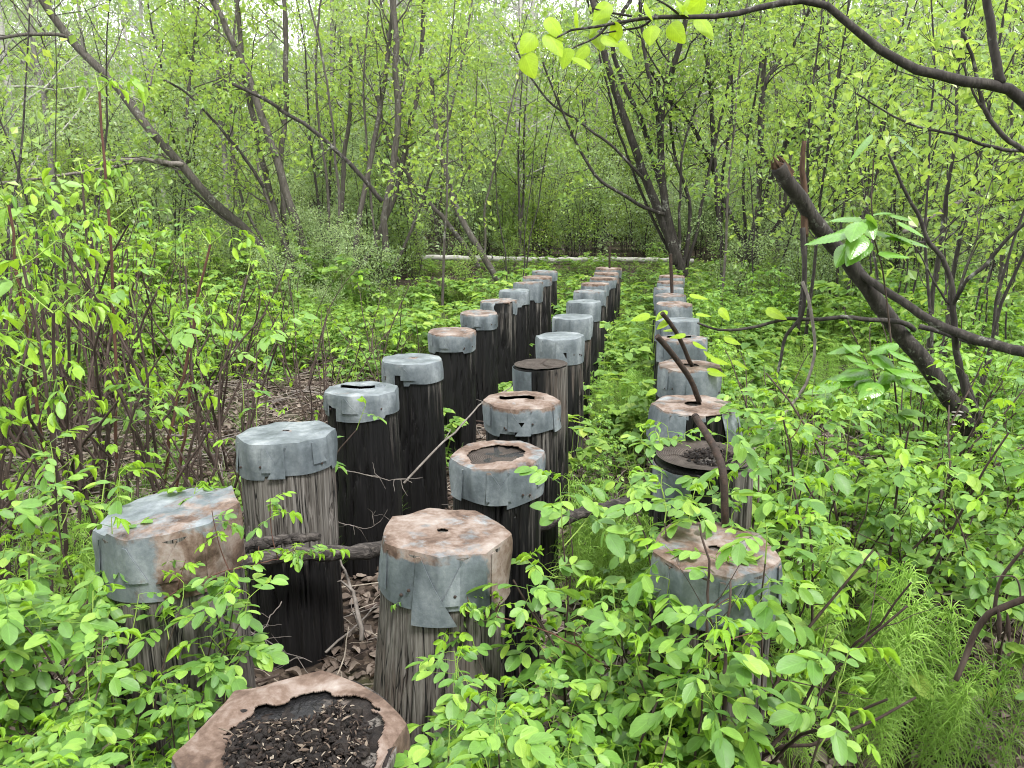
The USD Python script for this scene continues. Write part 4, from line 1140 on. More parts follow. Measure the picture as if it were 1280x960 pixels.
def rose(rng, h=.9, canes=4, shoots=6, per=3, size=.075, fine=True, spread=.25, dens=1.0, cane=.0048):
    """(stems, [green shoots], [leaves], [young leaves]) of one bush standing at the origin."""
    tpl, ytpl = (HI, YOUNG) if fine else (MID, MID)
    st, sh, lv, yl = [], [], [], []
    for c in range(canes):
        az = rng.uniform(0, 2 * PI)
        hh = h * rng.uniform(.72, 1.05)
        lean = rng.uniform(.1, 1.0) * spread
        b = np.array([math.cos(az) * .06, math.sin(az) * .06, -.05])
        top = b + np.array([math.cos(az) * lean, math.sin(az) * lean, hh])
        P = smooth_path(np.array([b, b * .5 + top * .45 + np.append(rng.normal(0, .03, 2), .05), top]), 10, rng, .012 * h)
        st.append(tubes(P, np.linspace(cane, cane * .45, 10), 6 if fine else 4))
        n = shoots
        ts = np.r_[np.sort(rng.uniform(.38, .97, n - 1)), 1.0]
        for t in ts:
            i = min(int(t * 9), 8)
            f = t * 9 - i
            p = P[i] * (1 - f) + P[i + 1] * f
            a2 = rng.uniform(0, 2 * PI)
            d = unit(np.array([math.cos(a2), math.sin(a2), rng.uniform(.35, 1.1)])) if t < 1 else unit(P[-1] - P[-3] + [0, 0, .1])
            L = rng.uniform(.04, .13) * (1.15 if t == 1 else 1)
            q = np.stack([p, p + d * L * .55 + rng.normal(0, .004, 3), p + d * L + np.array([0, 0, L * .2])])
            sh.append(tubes(q, np.array([.0022, .0018, .0013]), 5 if fine else 3))
            m = max(2, int(round(per * rng.uniform(.7, 1.35) * dens)))
            a0 = rng.uniform(0, 2 * PI)
            for k in range(m):
                tt = .35 + .65 * (k + 1) / m
                c0 = q[0] * (1 - tt) + q[2] * tt
                aa = a0 + k * 2.4
                last = k == m - 1 and rng.uniform() < .75
                dd = np.array([math.cos(aa), math.sin(aa), rng.uniform(-.05, .55)])
                Ls = size * rng.uniform(.7, 1.15) * (.72 if last else 1)
                if last:
                    dd[2] = rng.uniform(.5, 1.4)
                    yl.append(pinnate(rng, c0, dd, np.array([0, 0, 1.0]) + rng.normal(0, .25, 3), Ls, 2, ytpl, .35, .46, .95))
                else:
                    lv.append(pinnate(rng, c0, dd, np.array([0, 0, 1.0]) + rng.normal(0, .28, 3), Ls, 2 if rng.uniform() < .65 else 3, tpl, rng.uniform(.12, .5), .57, rng.uniform(-.05, .3)))
    return st, sh, lv, yl


def proto(name, builder):
    """A class prim with its parts, to be referenced by every copy."""
    p = stage.CreateClassPrim('/World/' + name)
    builder(str(p.GetPath()))
    return p.GetPath()


def copy(path, name, loc, rz, scale, label, cat, group):
    root = thing(name, loc, rz, scale, label, cat, group)
    p = stage.GetPrimAtPath(root)
    p.GetReferences().AddInternalReference(path)
    p.SetInstanceable(True)
    return root


def rose_class(seed, fine, **kw):
    def b(path):
        rng = np.random.default_rng(seed)
        st, sh, lv, yl = rose(rng, fine=fine, **kw)
        if fine:
            for m in st:
                put('cane', m, 'cane_bark', path, True)
            for m in sh:
                put('shoot', m, 'green_stem', path, True)
            for m in lv:
                put('leaf', m, 'rose_leaf', path, True)
            for m in yl:
                put('young_leaf', m, 'young_leaf', path, True)
        else:
            for m in st:
                put('cane', m, 'cane_bark', path, True)
            for m in sh:
                put('shoot', m, 'green_stem', path, True)
            put('foliage', join(lv), 'rose_leaf', path, True)
            put('young_foliage', join(yl), 'young_leaf', path, True)
    return b


NEAR = [proto(f'rose_kind_{k + 1}', rose_class(200 + k, True, h=1.0, canes=4, shoots=6, per=4, size=.098, spread=.3)) for k in range(7)]
MIDR = [proto(f'small_rose_kind_{k + 1}', rose_class(300 + k, False, h=1.0, canes=6, shoots=6, per=3, size=.125, spread=.45)) for k in range(6)]
THIN = [proto(f'thin_rose_kind_{k + 1}', rose_class(400 + k, False, h=1.0, canes=8, shoots=2, per=2, size=.088, spread=.5, dens=.5, cane=.0058)) for k in range(5)]

NEAR_ROSES = [  # x, y, height, label
    (-1.16, 1.92, .99, 'leafy rose bush in front of the half-peeled cap, on its outer side'),
    (-.93, 1.72, .90, 'low rose bush covering the foot of the half-peeled post'),
    (-1.34, 2.15, 1.0, 'rose bush with yellow-green tips at the frame edge by the half-peeled post'),
    (-.86, 1.52, .72, 'rose bush hanging over the edge of the nearest rusty octagonal cap'),
    (-1.15, 1.62, .80, 'dense rose bush in the bottom corner on the litter side'),
    (-1.42, 1.86, .86, 'rose bush at the picture edge, below the yellow-green tips'),
    (-.66, 1.42, .64, 'small rose bush touching the rotted nearest cap'),
    (-1.0, 1.36, .66, 'rose spray lowest in the corner, under the dense corner bush'),
    (.02, 1.36, .80, 'rose bush rising in front of the flaring grey post, bottom middle'),
    (.20, 1.96, 1.0, 'tall rose bush between the round end-grain post and the rod post'),
    (.34, 1.62, .86, 'bright rose bush in front of the weathered rod post'),
    (.20, 1.46, .70, 'low rose bush between the flaring grey post and the rod post'),
    (.46, 1.40, .74, 'rose bush at the bottom edge below the rod post'),
    (.48, 1.78, .92, 'rose bush veiling the weathered grey side of the rod post'),
    (.64, 2.08, .98, 'rose bush with dark canes just beside the rod post'),
    (.80, 2.75, 1.0, 'rose bush behind the feathery horsetails, nearest the rod post'),
    (1.22, 2.85, 1.0, 'rose bush behind the feathery horsetails, middle one'),
    (1.62, 2.4, 1.0, 'rose bush beside the foot of the broken trunk'),
    (1.47, 1.85, 1.2, 'tall upright rose shoot in front of the broken trunk foot'),
    (1.50, 1.7, .66, 'rose bush in the bottom corner beside the horsetails'),
    (1.02, 3.2, .95, 'rose bush deeper among the herbs behind the horsetails'),
    (.78, 2.5, .95, 'rose bush beside the bare rotten post'),
    (1.75, 2.72, 1.0, 'rose bush at the frame edge behind the broken trunk foot'),
    (1.52, 3.3, .92, 'rose bush below the glossy broad-leaved shoot'),
    (-.06, 1.14, .93, 'nearest rose spray at the bottom edge before the flaring grey post'),
    (.20, 1.20, .80, 'near rose spray at the bottom edge, beside the nearest one'),
    (.42, 1.24, .76, 'near rose spray at the bottom edge below the rod post'),
    (.52, 1.66, 1.02, 'rose bush reaching over the near side of the rod post cap'),
    (-.98, 1.46, .86, 'rose bush between the corner bush and the nearest cap'),
    (-1.12, 1.74, .98, 'rose bush with arching tips before the half-peeled cap'),
    (.74, 2.2, 1.06, 'rose bush screening the bare rotten post foot'),
    (.42, 1.58, .96, 'rose bush hiding the front of the weathered rod post'),
    (.10, 1.68, .74, 'small rose bush at the foot of the flaring grey post, towards the rod post'),
]
rp = np.random.default_rng(60)
for k, (x, y, h, lab) in enumerate(NEAR_ROSES):
    g = float(ground(x, y))
    copy(NEAR[k % len(NEAR)], 'rose_bush', (x, y, g), rp.uniform(0, 6.28), (h - g) / 1.06, lab, 'rose bush', 'wild rose bushes among the posts')


def sprig(pts, r, clusters, label, seed, size=.05):
    """A long thin rose runner with upright leafy side shoots."""
    rng = np.random.default_rng(seed)
    P = smooth_path(np.array(pts), 18, rng, .003)
    base = P[0].copy()
    root = thing('rose_runner', base, 0, None, label, 'rose shoot')
    put('cane', tubes(P - base, np.linspace(r, r * .5, 18), 6), 'red_stem' if r < .004 else 'cane_bark', root, True)
    for (t, dx, dy, dz, m) in clusters:
        i = min(int(t * 17), 16)
        p = P[i] - base
        q = p + np.array([dx, dy, dz])
        mid = (p + q) / 2 + rng.normal(0, .006, 3)
        put('shoot', tubes(smooth_path(np.stack([p, mid, q]), 8), np.linspace(.0017, .0011, 8), 5), 'red_stem', root, True)
        for k in range(m):
            a = rng.uniform(0, 2 * PI)
            tt = rng.uniform(.55, 1.0)
            c = p * (1 - tt) + q * tt
            d = np.array([math.cos(a), math.sin(a) * .9, rng.uniform(-.25, .5)])
            put('leaf', pinnate(rng, c, d, np.array([0, -.2, 1.0]) + rng.normal(0, .25, 3), size * rng.uniform(.7, 1.15), 2, HI if k % 3 else YOUNG, .25, .6, .1 if k % 3 else .7), 'rose_leaf' if k % 2 else 'young_leaf', root, True)


sprig([at(205, 748, 1.85), at(245, 728, 1.87), at(290, 712, 1.9), at(330, 702, 1.95), at(356, 698, 2.0)], .0024,
      [(.55, -.03, .0, .17, 6), (.98, -.01, .0, .18, 6), (.97, .05, 0, .03, 5), (1.0, .12, .02, .02, 7), (.8, .0, 0, .05, 3), (.15, .03, 0, .09, 4)], 'reddish rose runner with upright sprigs in front of the charred log', 71)
sprig([at(760, 835, 1.7), at(700, 797, 1.72), at(640, 777, 1.74), at(575, 765, 1.76), at(515, 760, 1.78)], .0022,
      [(1.0, -.04, 0, .03, 6), (.92, .01, 0, .05, 5), (.72, -.01, 0, .05, 6), (.62, .02, 0, .05, 5), (.85, .0, -.02, -.05, 5), (.5, .0, 0, -.03, 4), (.22, .01, 0, .06, 3)], 'rose runner reaching across the folded zinc skirt of the flaring post', 72, .045)
sprig([at(470, 1000, 1.25), at(462, 950, 1.27), at(455, 910, 1.3)], .0022, [(.4, .04, 0, .03, 2), (.4, -.03, 0, .02, 2)], 'single red stem standing up before the nearest rusty cap', 73, .04)
sprig([at(880, 900, 1.55), at(884, 800, 1.58), at(882, 720, 1.6), at(878, 655, 1.62)], .0048, [(.3, .08, 0, .03, 3), (.55, .05, .0, .05, 3)], 'dark cut cane standing upright in front of the rod post', 74, .06)
sprig([at(905, 900, 1.5), at(908, 800, 1.52), at(914, 726, 1.55)], .005, [(.6, .09, 0, .02, 3)], 'second shorter cut cane in front of the rod post', 75, .06)
sprig([at(1010, 760, 2.1), at(998, 650, 2.1), at(985, 560, 2.1), at(978, 520, 2.1)], .005, [(.9, .03, 0, .06, 4), (.5, .07, 0, .04, 4)], 'reddish brown upright cane beside the bare rotten post', 76, .06)

# one crooked grey branch with a catkin in the bottom corner
cr = thing('crooked_branch', at(1195, 850, 1.7), 0, None, 'crooked brown bare branch with hanging dark catkins by the horsetails', 'branch')
cb = at(1195, 850, 1.7)
for pts, r0, r1 in ([(1195, 850, 1.7), (1215, 800, 1.7), (1235, 768, 1.68), (1262, 756, 1.66), (1300, 742, 1.62)], .0065, .009), ([(1243, 764, 1.68), (1247, 735, 1.68), (1268, 700, 1.66), (1300, 670, 1.62)], .0048, .003), ([(1275, 752, 1.65), (1264, 720, 1.65), (1240, 722, 1.66)], .0025, .0015):
    P, R = px_stem(pts, r0, r1, rp, 14, .003)
    put('stem', rough_tube(P - cb, R, 8, 2, .2), 'cane_bark', cr, True)
for (px, py) in ((1259, 780), (1248, 775)):
    P = np.array([at(px, py - 14, 1.66), at(px + 1, py, 1.66), at(px + 2, py + 22, 1.66)]) - cb
    put('catkin', rough_tube(smooth_path(P, 14), .0055 * np.sin(np.linspace(.25, 2.9, 14)), 8, 1, .5), 'cane_bark', cr, True)

# roses of the middle distance, each told by the nearest landmark
MARKS = [('the half-peeled post', -.95, 2.1), ('the clean zinc-capped grey post', -.83, 2.9), ('the cracked-top tarred post', -.68, 3.55), ('the jet black post', -.4, 5), ('the brown arched cap', -.1, 6.8),
         ('the last litter-side post', .45, 9.5), ('the rod post', .5, 1.95), ('the bare rotten post', .65, 2.6), ('the splayed rusty cap', .77, 3.25), ('the lime leaves', .95, 4.4), ('the far rod posts', 1.5, 7.2),
         ('the last middle-row post', 1.25, 9.8), ('the white fallen birch', .9, 15), ('the tilting alder', -3.9, 12), ('the upright alder', -2.0, 12.4), ('the leaning grey pair', -.3, 12.2), ('the fanned alder clump', 2.7, 12.3),
         ('the dark twin alder', 3.9, 12.8), ('the broken trunk', 2.6, 4.4), ('the broad-leaved shoot', 1.85, 3.7), ('the litter clearing', -2.2, 5.2), ('the tall red-stemmed shoots', -2.1, 3.8)]
_seen = {}


def where(x, y, what):
    dd = [(math.hypot(x - a, y - b), n, a, b) for n, a, b in MARKS]
    d, n, a, b = min(dd)
    dx, dy = x - a, y - b
    if d < .35:
        rel = 'beside'
    elif abs(dy) > abs(dx):
        rel = 'behind' if dy > 0 else 'in front of'
    else:
        rel = 'to the east of' if dx > 0 else 'to the west of'
    rel = {'to the east of': 'on the right-hand side of', 'to the west of': 'on the left-hand side of'}.get(rel, rel)
    far = '' if d < .8 else ('a step ' if d < 1.8 else 'well ')
    return f'{what} {far}{rel} {n}'.replace('on the right-hand side of', 'right of').replace('on the left-hand side of', 'left of')


sc = np.random.default_rng(90)
BLOCK = np.array([[c[0], c[1]] for c, R in PILE.values()])


def free(x, y, d):
    return np.hypot(BLOCK[:, 0] - x, BLOCK[:, 1] - y).min() > d


mid = []
# litter side: thin many-stemmed roses with few leaves, thicker with distance
tries = 0
while len(mid) < 20 and tries < 4000:
    tries += 1
    y = sc.uniform(2.7, 9.5)
    x = sc.uniform(-.70 * y - .3, -.16 * y - .55)
    if not free(x, y, .35) or (math.hypot(x + 2.3, (y - 5.2) * .7) < 1.15) or any(math.hypot(x - a, y - b) < .42 for a, b, *_ in mid):
        continue
    mid.append((x, y, sc.uniform(.9, 1.7), 'thin'))
tries = 0
while len(mid) < 74 and tries < 8000:
    tries += 1
    y = sc.uniform(2.9, 10.5)
    x = sc.uniform(.19 * y + .40, .68 * y + .4)
    if not free(x, y, .32) or any(math.hypot(x - a, y - b) < .40 for a, b, *_ in mid) or (abs(x / y - .40) < .10 and 3.6 < y < 8.5):
        continue
    mid.append((x, y, sc.uniform(.42, .95), 'low'))
tries = 0
while len(mid) < 86 and tries < 4000:
    tries += 1
    y = sc.uniform(2.9, 9)
    x = .115 * y - .0 + sc.uniform(.0, .22)
    if not free(x, y, .24) or any(math.hypot(x - a, y - b) < .4 for a, b, *_ in mid):
        continue
    mid.append((x, y, sc.uniform(.28, .45), 'row'))
GRP = {'thin': 'thin-stemmed rose shrubs on the litter side', 'low': 'low rose shrubs among the herbs', 'row': 'small rose shrubs between the post rows'}
WHAT = {'thin': 'thin brown-stemmed rose shrub', 'low': 'low green rose shrub', 'row': 'small leafy rose shrub'}
for k, (x, y, h, kind) in enumerate(mid):
    src = THIN if kind == 'thin' else MIDR
    copy(src[k % len(src)], 'rose_shrub', (x, y, float(ground(x, y))), sc.uniform(0, 6.28), h, where(x, y, ('tall ' if h > 1.05 else '' if h > .6 else 'short ') + WHAT[kind]), 'rose shrub', GRP[kind])

# bare brown shrubs on the leaf litter
def bare_class(seed):
    def b(path):
        rng = np.random.default_rng(seed)
        for c in range(7):
            az = rng.uniform(0, 2 * PI)
            b0 = np.array([math.cos(az) * .05, math.sin(az) * .05, -.04])
            tp = b0 + np.array([math.cos(az) * rng.uniform(.1, .55), math.sin(az) * rng.uniform(.1, .55), rng.uniform(.6, 1.0)])
            P = smooth_path(np.array([b0, b0 * .5 + tp * .5 + np.append(rng.normal(0, .05, 2), .06), tp]), 10, rng, .014)
            Rr = np.linspace(.0075, .003, 10)
            put('cane', tubes(P, Rr, 6), 'cane_bark', path, True)
            Q, RQ, L = branchlets(rng, P, Rr, 4, .3, .28, k=5, minr=.0016)
            for q in range(4):
                put('side_twig', tubes(Q[q], RQ[q], 4), 'cane_bark', path, True)
            put('young_foliage', join([pinnate(rng, Q[q][-1], Q[q][-1] - Q[q][-2] + rng.normal(0, .03, 3), np.array([0, 0, 1.0]), rng.uniform(.05, .09), 2, MID, .4, .5, .4) for q in (0, 1)]), 'young_leaf', path, True)
    return b


BARE = [proto(f'bare_shrub_kind_{k + 1}', bare_class(450 + k)) for k in range(3)]
BS = [(-1.75, 3.3, 1.3), (-2.25, 3.7, 1.6), (-1.55, 4.1, 1.1), (-2.7, 4.4, 1.7), (-1.9, 4.9, 1.2), (-3.2, 5.1, 1.75), (-1.25, 4.9, .95), (-2.4, 5.8, 1.35), (-1.5, 5.9, 1.0), (-2.0, 2.9, 1.35), (-3.0, 6.4, 1.6), (-1.0, 6.3, .9), (-2.65, 3.2, 1.6), (-1.3, 3.4, .8),
      (-3.6, 5.9, 1.8), (-2.0, 7.0, 1.2), (-4.2, 7.0, 1.8), (-2.9, 7.6, 1.4), (-3.5, 4.6, 1.7), (-1.4, 7.6, 1.1), (-4.6, 8.4, 1.7), (-2.35, 2.75, 1.5)]
for k, (x, y, h) in enumerate(BS):
    copy(BARE[k % 3], 'bare_shrub', (x, y, float(ground(x, y))), sc.uniform(0, 6.28), h, where(x, y, ('tall' if h > 1.5 else 'low' if h < 1.05 else 'middling' if h > 1.32 else 'medium-low') + ' bare brown forked shrub'), 'shrub', 'bare brown shrubs on the leaf litter')

for x, y, h in [(.82, 2.3, .95), (1.08, 2.95, 1.0), (.56, 1.92, .98), (1.5, 2.75, 1.1), (2.05, 3.7, 1.1), (2.5, 4.4, 1.0), (1.7, 4.9, .9), (3.0, 5.6, 1.1), (.16, 1.5, .8)]:
    copy(BARE[int(y * 10) % 3], 'bare_shrub', (x, y, float(ground(x, y))), sc.uniform(0, 6.28), h, where(x, y, 'bare twiggy brown shrub among green leaves,'), 'shrub', 'bare twiggy shrubs among the green leaves')

# tall reddish shoots standing clear on the litter side
TALL = [((150, 640), (122, 112), 3.9, 'tallest reddish brown shoot on the litter side, leafy at its forked tip'),
        ((100, 560), (80, 290), 3.6, 'dark cut-off shoot beside the tallest reddish shoot'),
        ((60, 600), (8, 250), 3.4, 'reddish shoot leaning towards the frame edge'),
        ((132, 600), (104, 215), 4.1, 'slim shoot close behind the tallest reddish shoot'),
        ((190, 650), (262, 305), 3.7, 'brown shoot leaning inward over the litter clearing'),
        ((70, 640), (36, 330), 3.0, 'short brown shoot with palm-like leaf tuft'),
        ((215, 600), (245, 400), 4.3, 'slender shoot in the litter clearing'),
        ((40, 660), (62, 400), 2.8, 'brown cane with drooping yellow-green leaves near the frame edge')]
for k, (b, t, dep, lab) in enumerate(TALL):
    rng = np.random.default_rng(500 + k)
    B = at(b[0], b[1], dep); B[2] = float(ground(B[0], B[1])) - .03
    Tp = at(t[0], t[1], dep - .15)
    P = smooth_path(np.array([B, B * .55 + Tp * .45 + rng.normal(0, .03, 3), Tp]), 16, rng, .008)
    root = thing('tall_shoot', B, 0, None, lab, 'shrub shoot', 'tall shrub shoots on the litter side')
    put('cane', tubes(P - B, np.linspace(.010, .0055, 16), 7), 'red_stem' if k % 2 == 0 else 'cane_bark', root, True)
    for q in range(8):
        tt = 1.0 - .075 * q * rng.uniform(.6, 1.4) if q else 1.0
        tt = max(tt, .3)
        i = 15 if q < 2 else min(int(tt * 15), 14)
        p = P[i] - B
        a = q * 2.5 + rng.uniform(-.4, .4)
        d = unit(np.array([math.cos(a), math.sin(a), .75]))
        L = rng.uniform(.08, .17)
        e = p + d * L
        put('shoot', tubes(np.stack([p, p + d * L * .5 + [0, 0, -.004], e]), np.array([.003, .0025, .002]), 5), 'green_stem', root, True)
        for m in range(4 if q < 3 else 1):
            aa = a + rng.uniform(-1.6, 1.6)
            dd = np.array([math.cos(aa), math.sin(aa), rng.uniform(-.3, .3)])
            put('leaf', pinnate(rng, e, dd, np.array([0, 0, 1.0]) + rng.normal(0, .25, 3), rng.uniform(.085, .125), 1, HI if m % 2 else YOUNG, .55, .42, .35), 'young_leaf' if m % 3 == 0 else 'rose_leaf', root, True)

# ------------------------------------------------------------------ horsetails
def horsetail(rng, h=.45, whorls=13, n=14, L=.15, w=.0014, lo=.16):
    stem = tubes(np.array([[0, 0, -.02], [.004, 0, h * .5], [.012, .004, h]]), np.array([.0022, .0018, .0008]), 5)
    out = []
    for k in range(whorls):
        t = lo + (1 - lo) * k / (whorls - 1)
        z = h * t
        ll = L * (math.sin(PI * min(1, .22 + .78 * (1 - t))) ** .7 * .85 + .15)
        a = np.linspace(0, 2 * PI, n, endpoint=False) + rng.uniform(0, .5) + rng.normal(0, .1, n)
        r = ll * rng.uniform(.75, 1.15, n)
        u = np.array([0, .3, .65, 1.0])
        el = .62 + .5 * t + rng.normal(0, .16, n)
        dr = 1.0 + .25 * (1 - t) + rng.normal(0, .22, n)
        rad = r[:, None] * np.cos(el)[:, None] * u[None]
        zz = z + r[:, None] * (np.sin(el)[:, None] * u[None] - dr[:, None] * u[None] ** 2 * .9)
        P = np.stack([rad * np.cos(a)[:, None], rad * np.sin(a)[:, None], zz], -1)
        out.append(tubes(P, np.outer(np.ones(n), [w, w * .95, w * .8, w * .4]), 3, False))
    return stem, out


def ht_class(seed):
    def b(path):
        stem, wh = horsetail(np.random.default_rng(seed))
        put('stem', stem, 'horsetail_green', path)
        for m in wh:
            put('branch_whorl', m, 'horsetail_green', path)
    return b


HT = [proto(f'horsetail_kind_{k + 1}', ht_class(600 + k)) for k in range(4)]
hp = np.random.default_rng(61)
HSPOT = [(xx + .09, yy - .06, ss * 1.12) if k < 14 else (xx, yy, ss) for k, (xx, yy, ss) in enumerate([(1.12, 2.32, 1.12), (.98, 2.22, .95), (1.26, 2.26, 1.02), (1.10, 2.14, .8), (.86, 2.28, .78), (1.2, 2.5, 1.1), (1.0, 2.5, 1.05), (.78, 2.12, .66), (1.36, 2.38, .95), (.92, 2.42, .9), (1.18, 2.10, .72), (.84, 2.10, .6), (1.08, 2.62, 1.1), (1.32, 2.12, .75), (.36, 2.15, .7), (.30, 2.05, .62), (-1.62, 4.3, .75), (-1.52, 4.5, .6), (1.45, 2.2, 1.1), (1.3, 2.02, .85), (1.5, 2.05, .8), (1.12, 2.0, .7), (1.2, 2.22, 1.0), (1.04, 2.08, .8), (1.36, 2.16, .9), (1.28, 2.4, 1.0)])]
HLAB = ['tallest feathery horsetail in the clump beside the crooked branch', 'feathery horsetail at the near side of the tallest one, towards the rod post', 'feathery horsetail next to the crooked branch', 'low horsetail at the bottom edge below the tallest one', 'horsetail at the rod-post end of the clump',
        'horsetail standing behind the tallest one', 'horsetail at the back of the clump, towards the bare rotten post', 'small pale horsetail lowest by the rod post', 'horsetail under the crooked branch, outermost', 'horsetail in the middle of the clump behind the small pale one', 'short horsetail at the bottom edge beside the rose corner bush', 'shortest horsetail at the clump edge near the rod post foot', 'rearmost horsetail of the clump under rose leaves', 'short horsetail below the crooked branch',
        'lone horsetail under the bright rose bush by the rod post', 'small horsetail under the low rose bush between the posts', 'lone horsetail on the litter behind the half-peeled post', 'smaller horsetail on the litter behind the half-peeled post', 'horsetail under the rose corner bush at the frame edge', 'low horsetail just below the crooked branch base', 'low horsetail in the very bottom corner of the clump', 'lowest drooping horsetail at the bottom edge of the clump', 'full feathery horsetail in the very middle of the clump', 'low feathery horsetail at the rod-post edge of the clump', 'feathery horsetail leaning under the crooked branch', 'horsetail behind the middle of the clump, tipped with rose leaves']
for k, (x, y, s) in enumerate(HSPOT):
    copy(HT[k % 4], 'horsetail', (x, y, float(ground(x, y))), (hp.uniform(0, 6.28), hp.normal(0, 9), hp.normal(0, 9)), s * hp.uniform(.85, 1.08), HLAB[k], 'horsetail', 'feathery horsetails beside the posts')

# ------------------------------------------------------------------ ground cover (nobody could count it)
gc = np.random.default_rng(70)


def herb(rng, n=16, h=.2, size=.05, lobed=True, spread=.13):
    pos, d, nn, L, st = [], [], [], [], []
    for k in range(n):
        a = rng.uniform(0, 2 * PI)
        r = spread * math.sqrt(rng.uniform(0, 1))
        p = np.array([r * math.cos(a), r * math.sin(a), h * rng.uniform(.35, 1.05)])
        st.append(np.stack([[p[0] * .35, p[1] * .35, -.02], p * [.8, .8, .6], p]))
        m = 5 if lobed else 1
        a2 = a + rng.normal(0, .5)
        for q in range(m):
            aa = a2 + (q - (m - 1) / 2) * .75
            pos.append(p); d.append([math.cos(aa), math.sin(aa), rng.uniform(-.35, .15)]); nn.append([rng.normal(0, .25), rng.normal(0, .25), 1])
            L.append(size * rng.uniform(.7, 1.1) * (1 - .12 * abs(q - (m - 1) / 2)))
    return leaves(MID, np.array(pos), np.array(d), np.array(nn), np.array(L), .62), tubes(np.array(st), np.outer(np.ones(n), [.0016, .0013, .0009]), 3, False)


herbs = [list(herb(np.random.default_rng(700 + k), n=15 + k, h=.12 + .05 * k, size=.055 + .005 * k, lobed=k % 2 == 0, spread=.12 + .015 * k)) for k in range(5)]
N = 5200
y = np.sqrt(gc.uniform(2.2 ** 2, 16.5 ** 2, N)); x = y * gc.uniform(-.74, .76, N)
dens = meshkit.fbm(np.stack([x * .8, y * .8, 0 * x + 2.2], -1), 3, 31)
right = x > .10 * y + .25
clear = (np.hypot(x + 2.3, (y - 5.2) * .6) < 1.35) | ((np.abs(x - .21 * y - .05) < .30) & (y < 4.6)) | ((np.abs(x / y - .45) < .07) & (y > 4.2) & (y < 7.5))
keep = (dens > np.where(right, .40, .50) - .07 * sstep(6.5, 10, y)) & ~(clear & (gc.uniform(0, 1, N) > .10))
keep &= np.array([free(a, b, .20) for a, b in zip(x, y)])
keep &= ~((y < 4.5) & (x < -.3) & (x > -1.2))
x, y = x[keep], y[keep]
instancer('/World/undergrowth', herbs, [('herb_leaf', 'green_stem')] * 5, np.stack([x, y, ground(x, y)], -1), qz(gc.uniform(0, 6.28, len(x))), np.clip(gc.gamma(4, .25, len(x)), .45, 2.2) * (1 + .25 * sstep(6, 9, y)) * (1 - .55 * sstep(11.5, 13.5, y) * (np.abs(x - .1 * y) < 4)), gc.integers(0, 5, len(x)),
          'low green herbs and seedlings covering the forest floor', 'herbs')

# misty horsetail and grass patches farther on
hts = [join([s] + w) for s, w in (horsetail(np.random.default_rng(800 + k), h=.36, whorls=8, n=8, L=.11, w=.0013) for k in range(3))]
N = 1500
ctr = np.array([(2.9, 7.0, 1.0), (4.2, 6.0, 1.0), (1.45, 8.2, .5), (-3.4, 9.6, .9), (-2.4, 11, .8), (5.2, 8.5, 1.2), (1.0, 5.9, .25), (3.6, 9.5, 1.1), (3.2, 3.9, .45), (-1.75, 3.1, .35), (.5, 3.3, .3)])
ci = gc.integers(0, len(ctr), N)
x = ctr[ci, 0] + gc.normal(0, 1, N) * ctr[ci, 2] * .6; y = ctr[ci, 1] + gc.normal(0, 1, N) * ctr[ci, 2] * .6
k = np.array([free(a, b, .2) for a, b in zip(x, y)]) & (y > 2.9)
x, y = x[k], y[k]
instancer('/World/horsetail_patch', hts, ['horsetail_green'] * 3, np.stack([x, y, ground(x, y)], -1), qz(gc.uniform(0, 6.28, len(x)), gc.uniform(0, .2, len(x)), gc.uniform(0, 6.28, len(x))), gc.uniform(.6, 1.25, len(x)), gc.integers(0, 3, len(x)),
          'hazy green patches of small horsetails among the herbs', 'horsetails')

# grass tufts
def tuft(rng, n=26, h=.22):
    a = rng.uniform(0, 2 * PI, n); r = rng.uniform(.0, .03, n); ln = rng.uniform(.1, .6, n) * h
    hh = h * rng.uniform(.5, 1.1, n)
    u = np.array([0, .4, .75, 1.0])
    P = np.stack([(r[:, None] + ln[:, None] * u ** 1.8) * np.cos(a)[:, None], (r[:, None] + ln[:, None] * u ** 1.8) * np.sin(a)[:, None], hh[:, None] * (u - .18 * u ** 3)], -1)
    return tubes(P, np.outer(np.ones(n), [.0016, .0015, .001, .0003]), 3, False)


tfs = [tuft(np.random.default_rng(820 + k), 22 + 4 * k, .16 + .05 * k) for k in range(3)]
N = 1500
y = np.sqrt(gc.uniform(2.3 ** 2, 14 ** 2, N)); x = y * gc.uniform(-.75, .75, N)
k = np.array([free(a, b, .19) for a, b in zip(x, y)]) & (meshkit.fbm(np.stack([x * .7, y * .7, 0 * x + 9.2], -1), 2, 41) > .47)
x, y = x[k], y[k]
instancer('/World/grass', tfs, ['grass_blade'] * 3, np.stack([x, y, ground(x, y)], -1), qz(gc.uniform(0, 6.28, len(x))), gc.uniform(.6, 1.4, len(x)), gc.integers(0, 3, len(x)), 'thin grass tufts and dry blades between the herbs', 'grass')

# dead leaves and sticks on the ground
def deadleaf(rng):
    st = np.linspace(0, 1, 6)
    V = []
    curl = rng.uniform(-1.4, 1.8); tw_ = rng.normal(0, .5)
    for u in st:
        h = .36 * math.sin(PI * min(1, u * .94 + .03)) ** .8
        for c in (-1, -.5, 0, .5, 1):
            z = curl * (c * h) ** 2 * 1.6 + .25 * math.sin(u * 3 + tw_) * .4 + rng.normal(0, .018) + tw_ * c * h * (u - .5)
            V.append((u - .5, c * h * (1 - .25 * abs(curl) * abs(c)), z))
    return np.array(V), grid_faces(6, 5, False, np.ones((5, 4), bool))


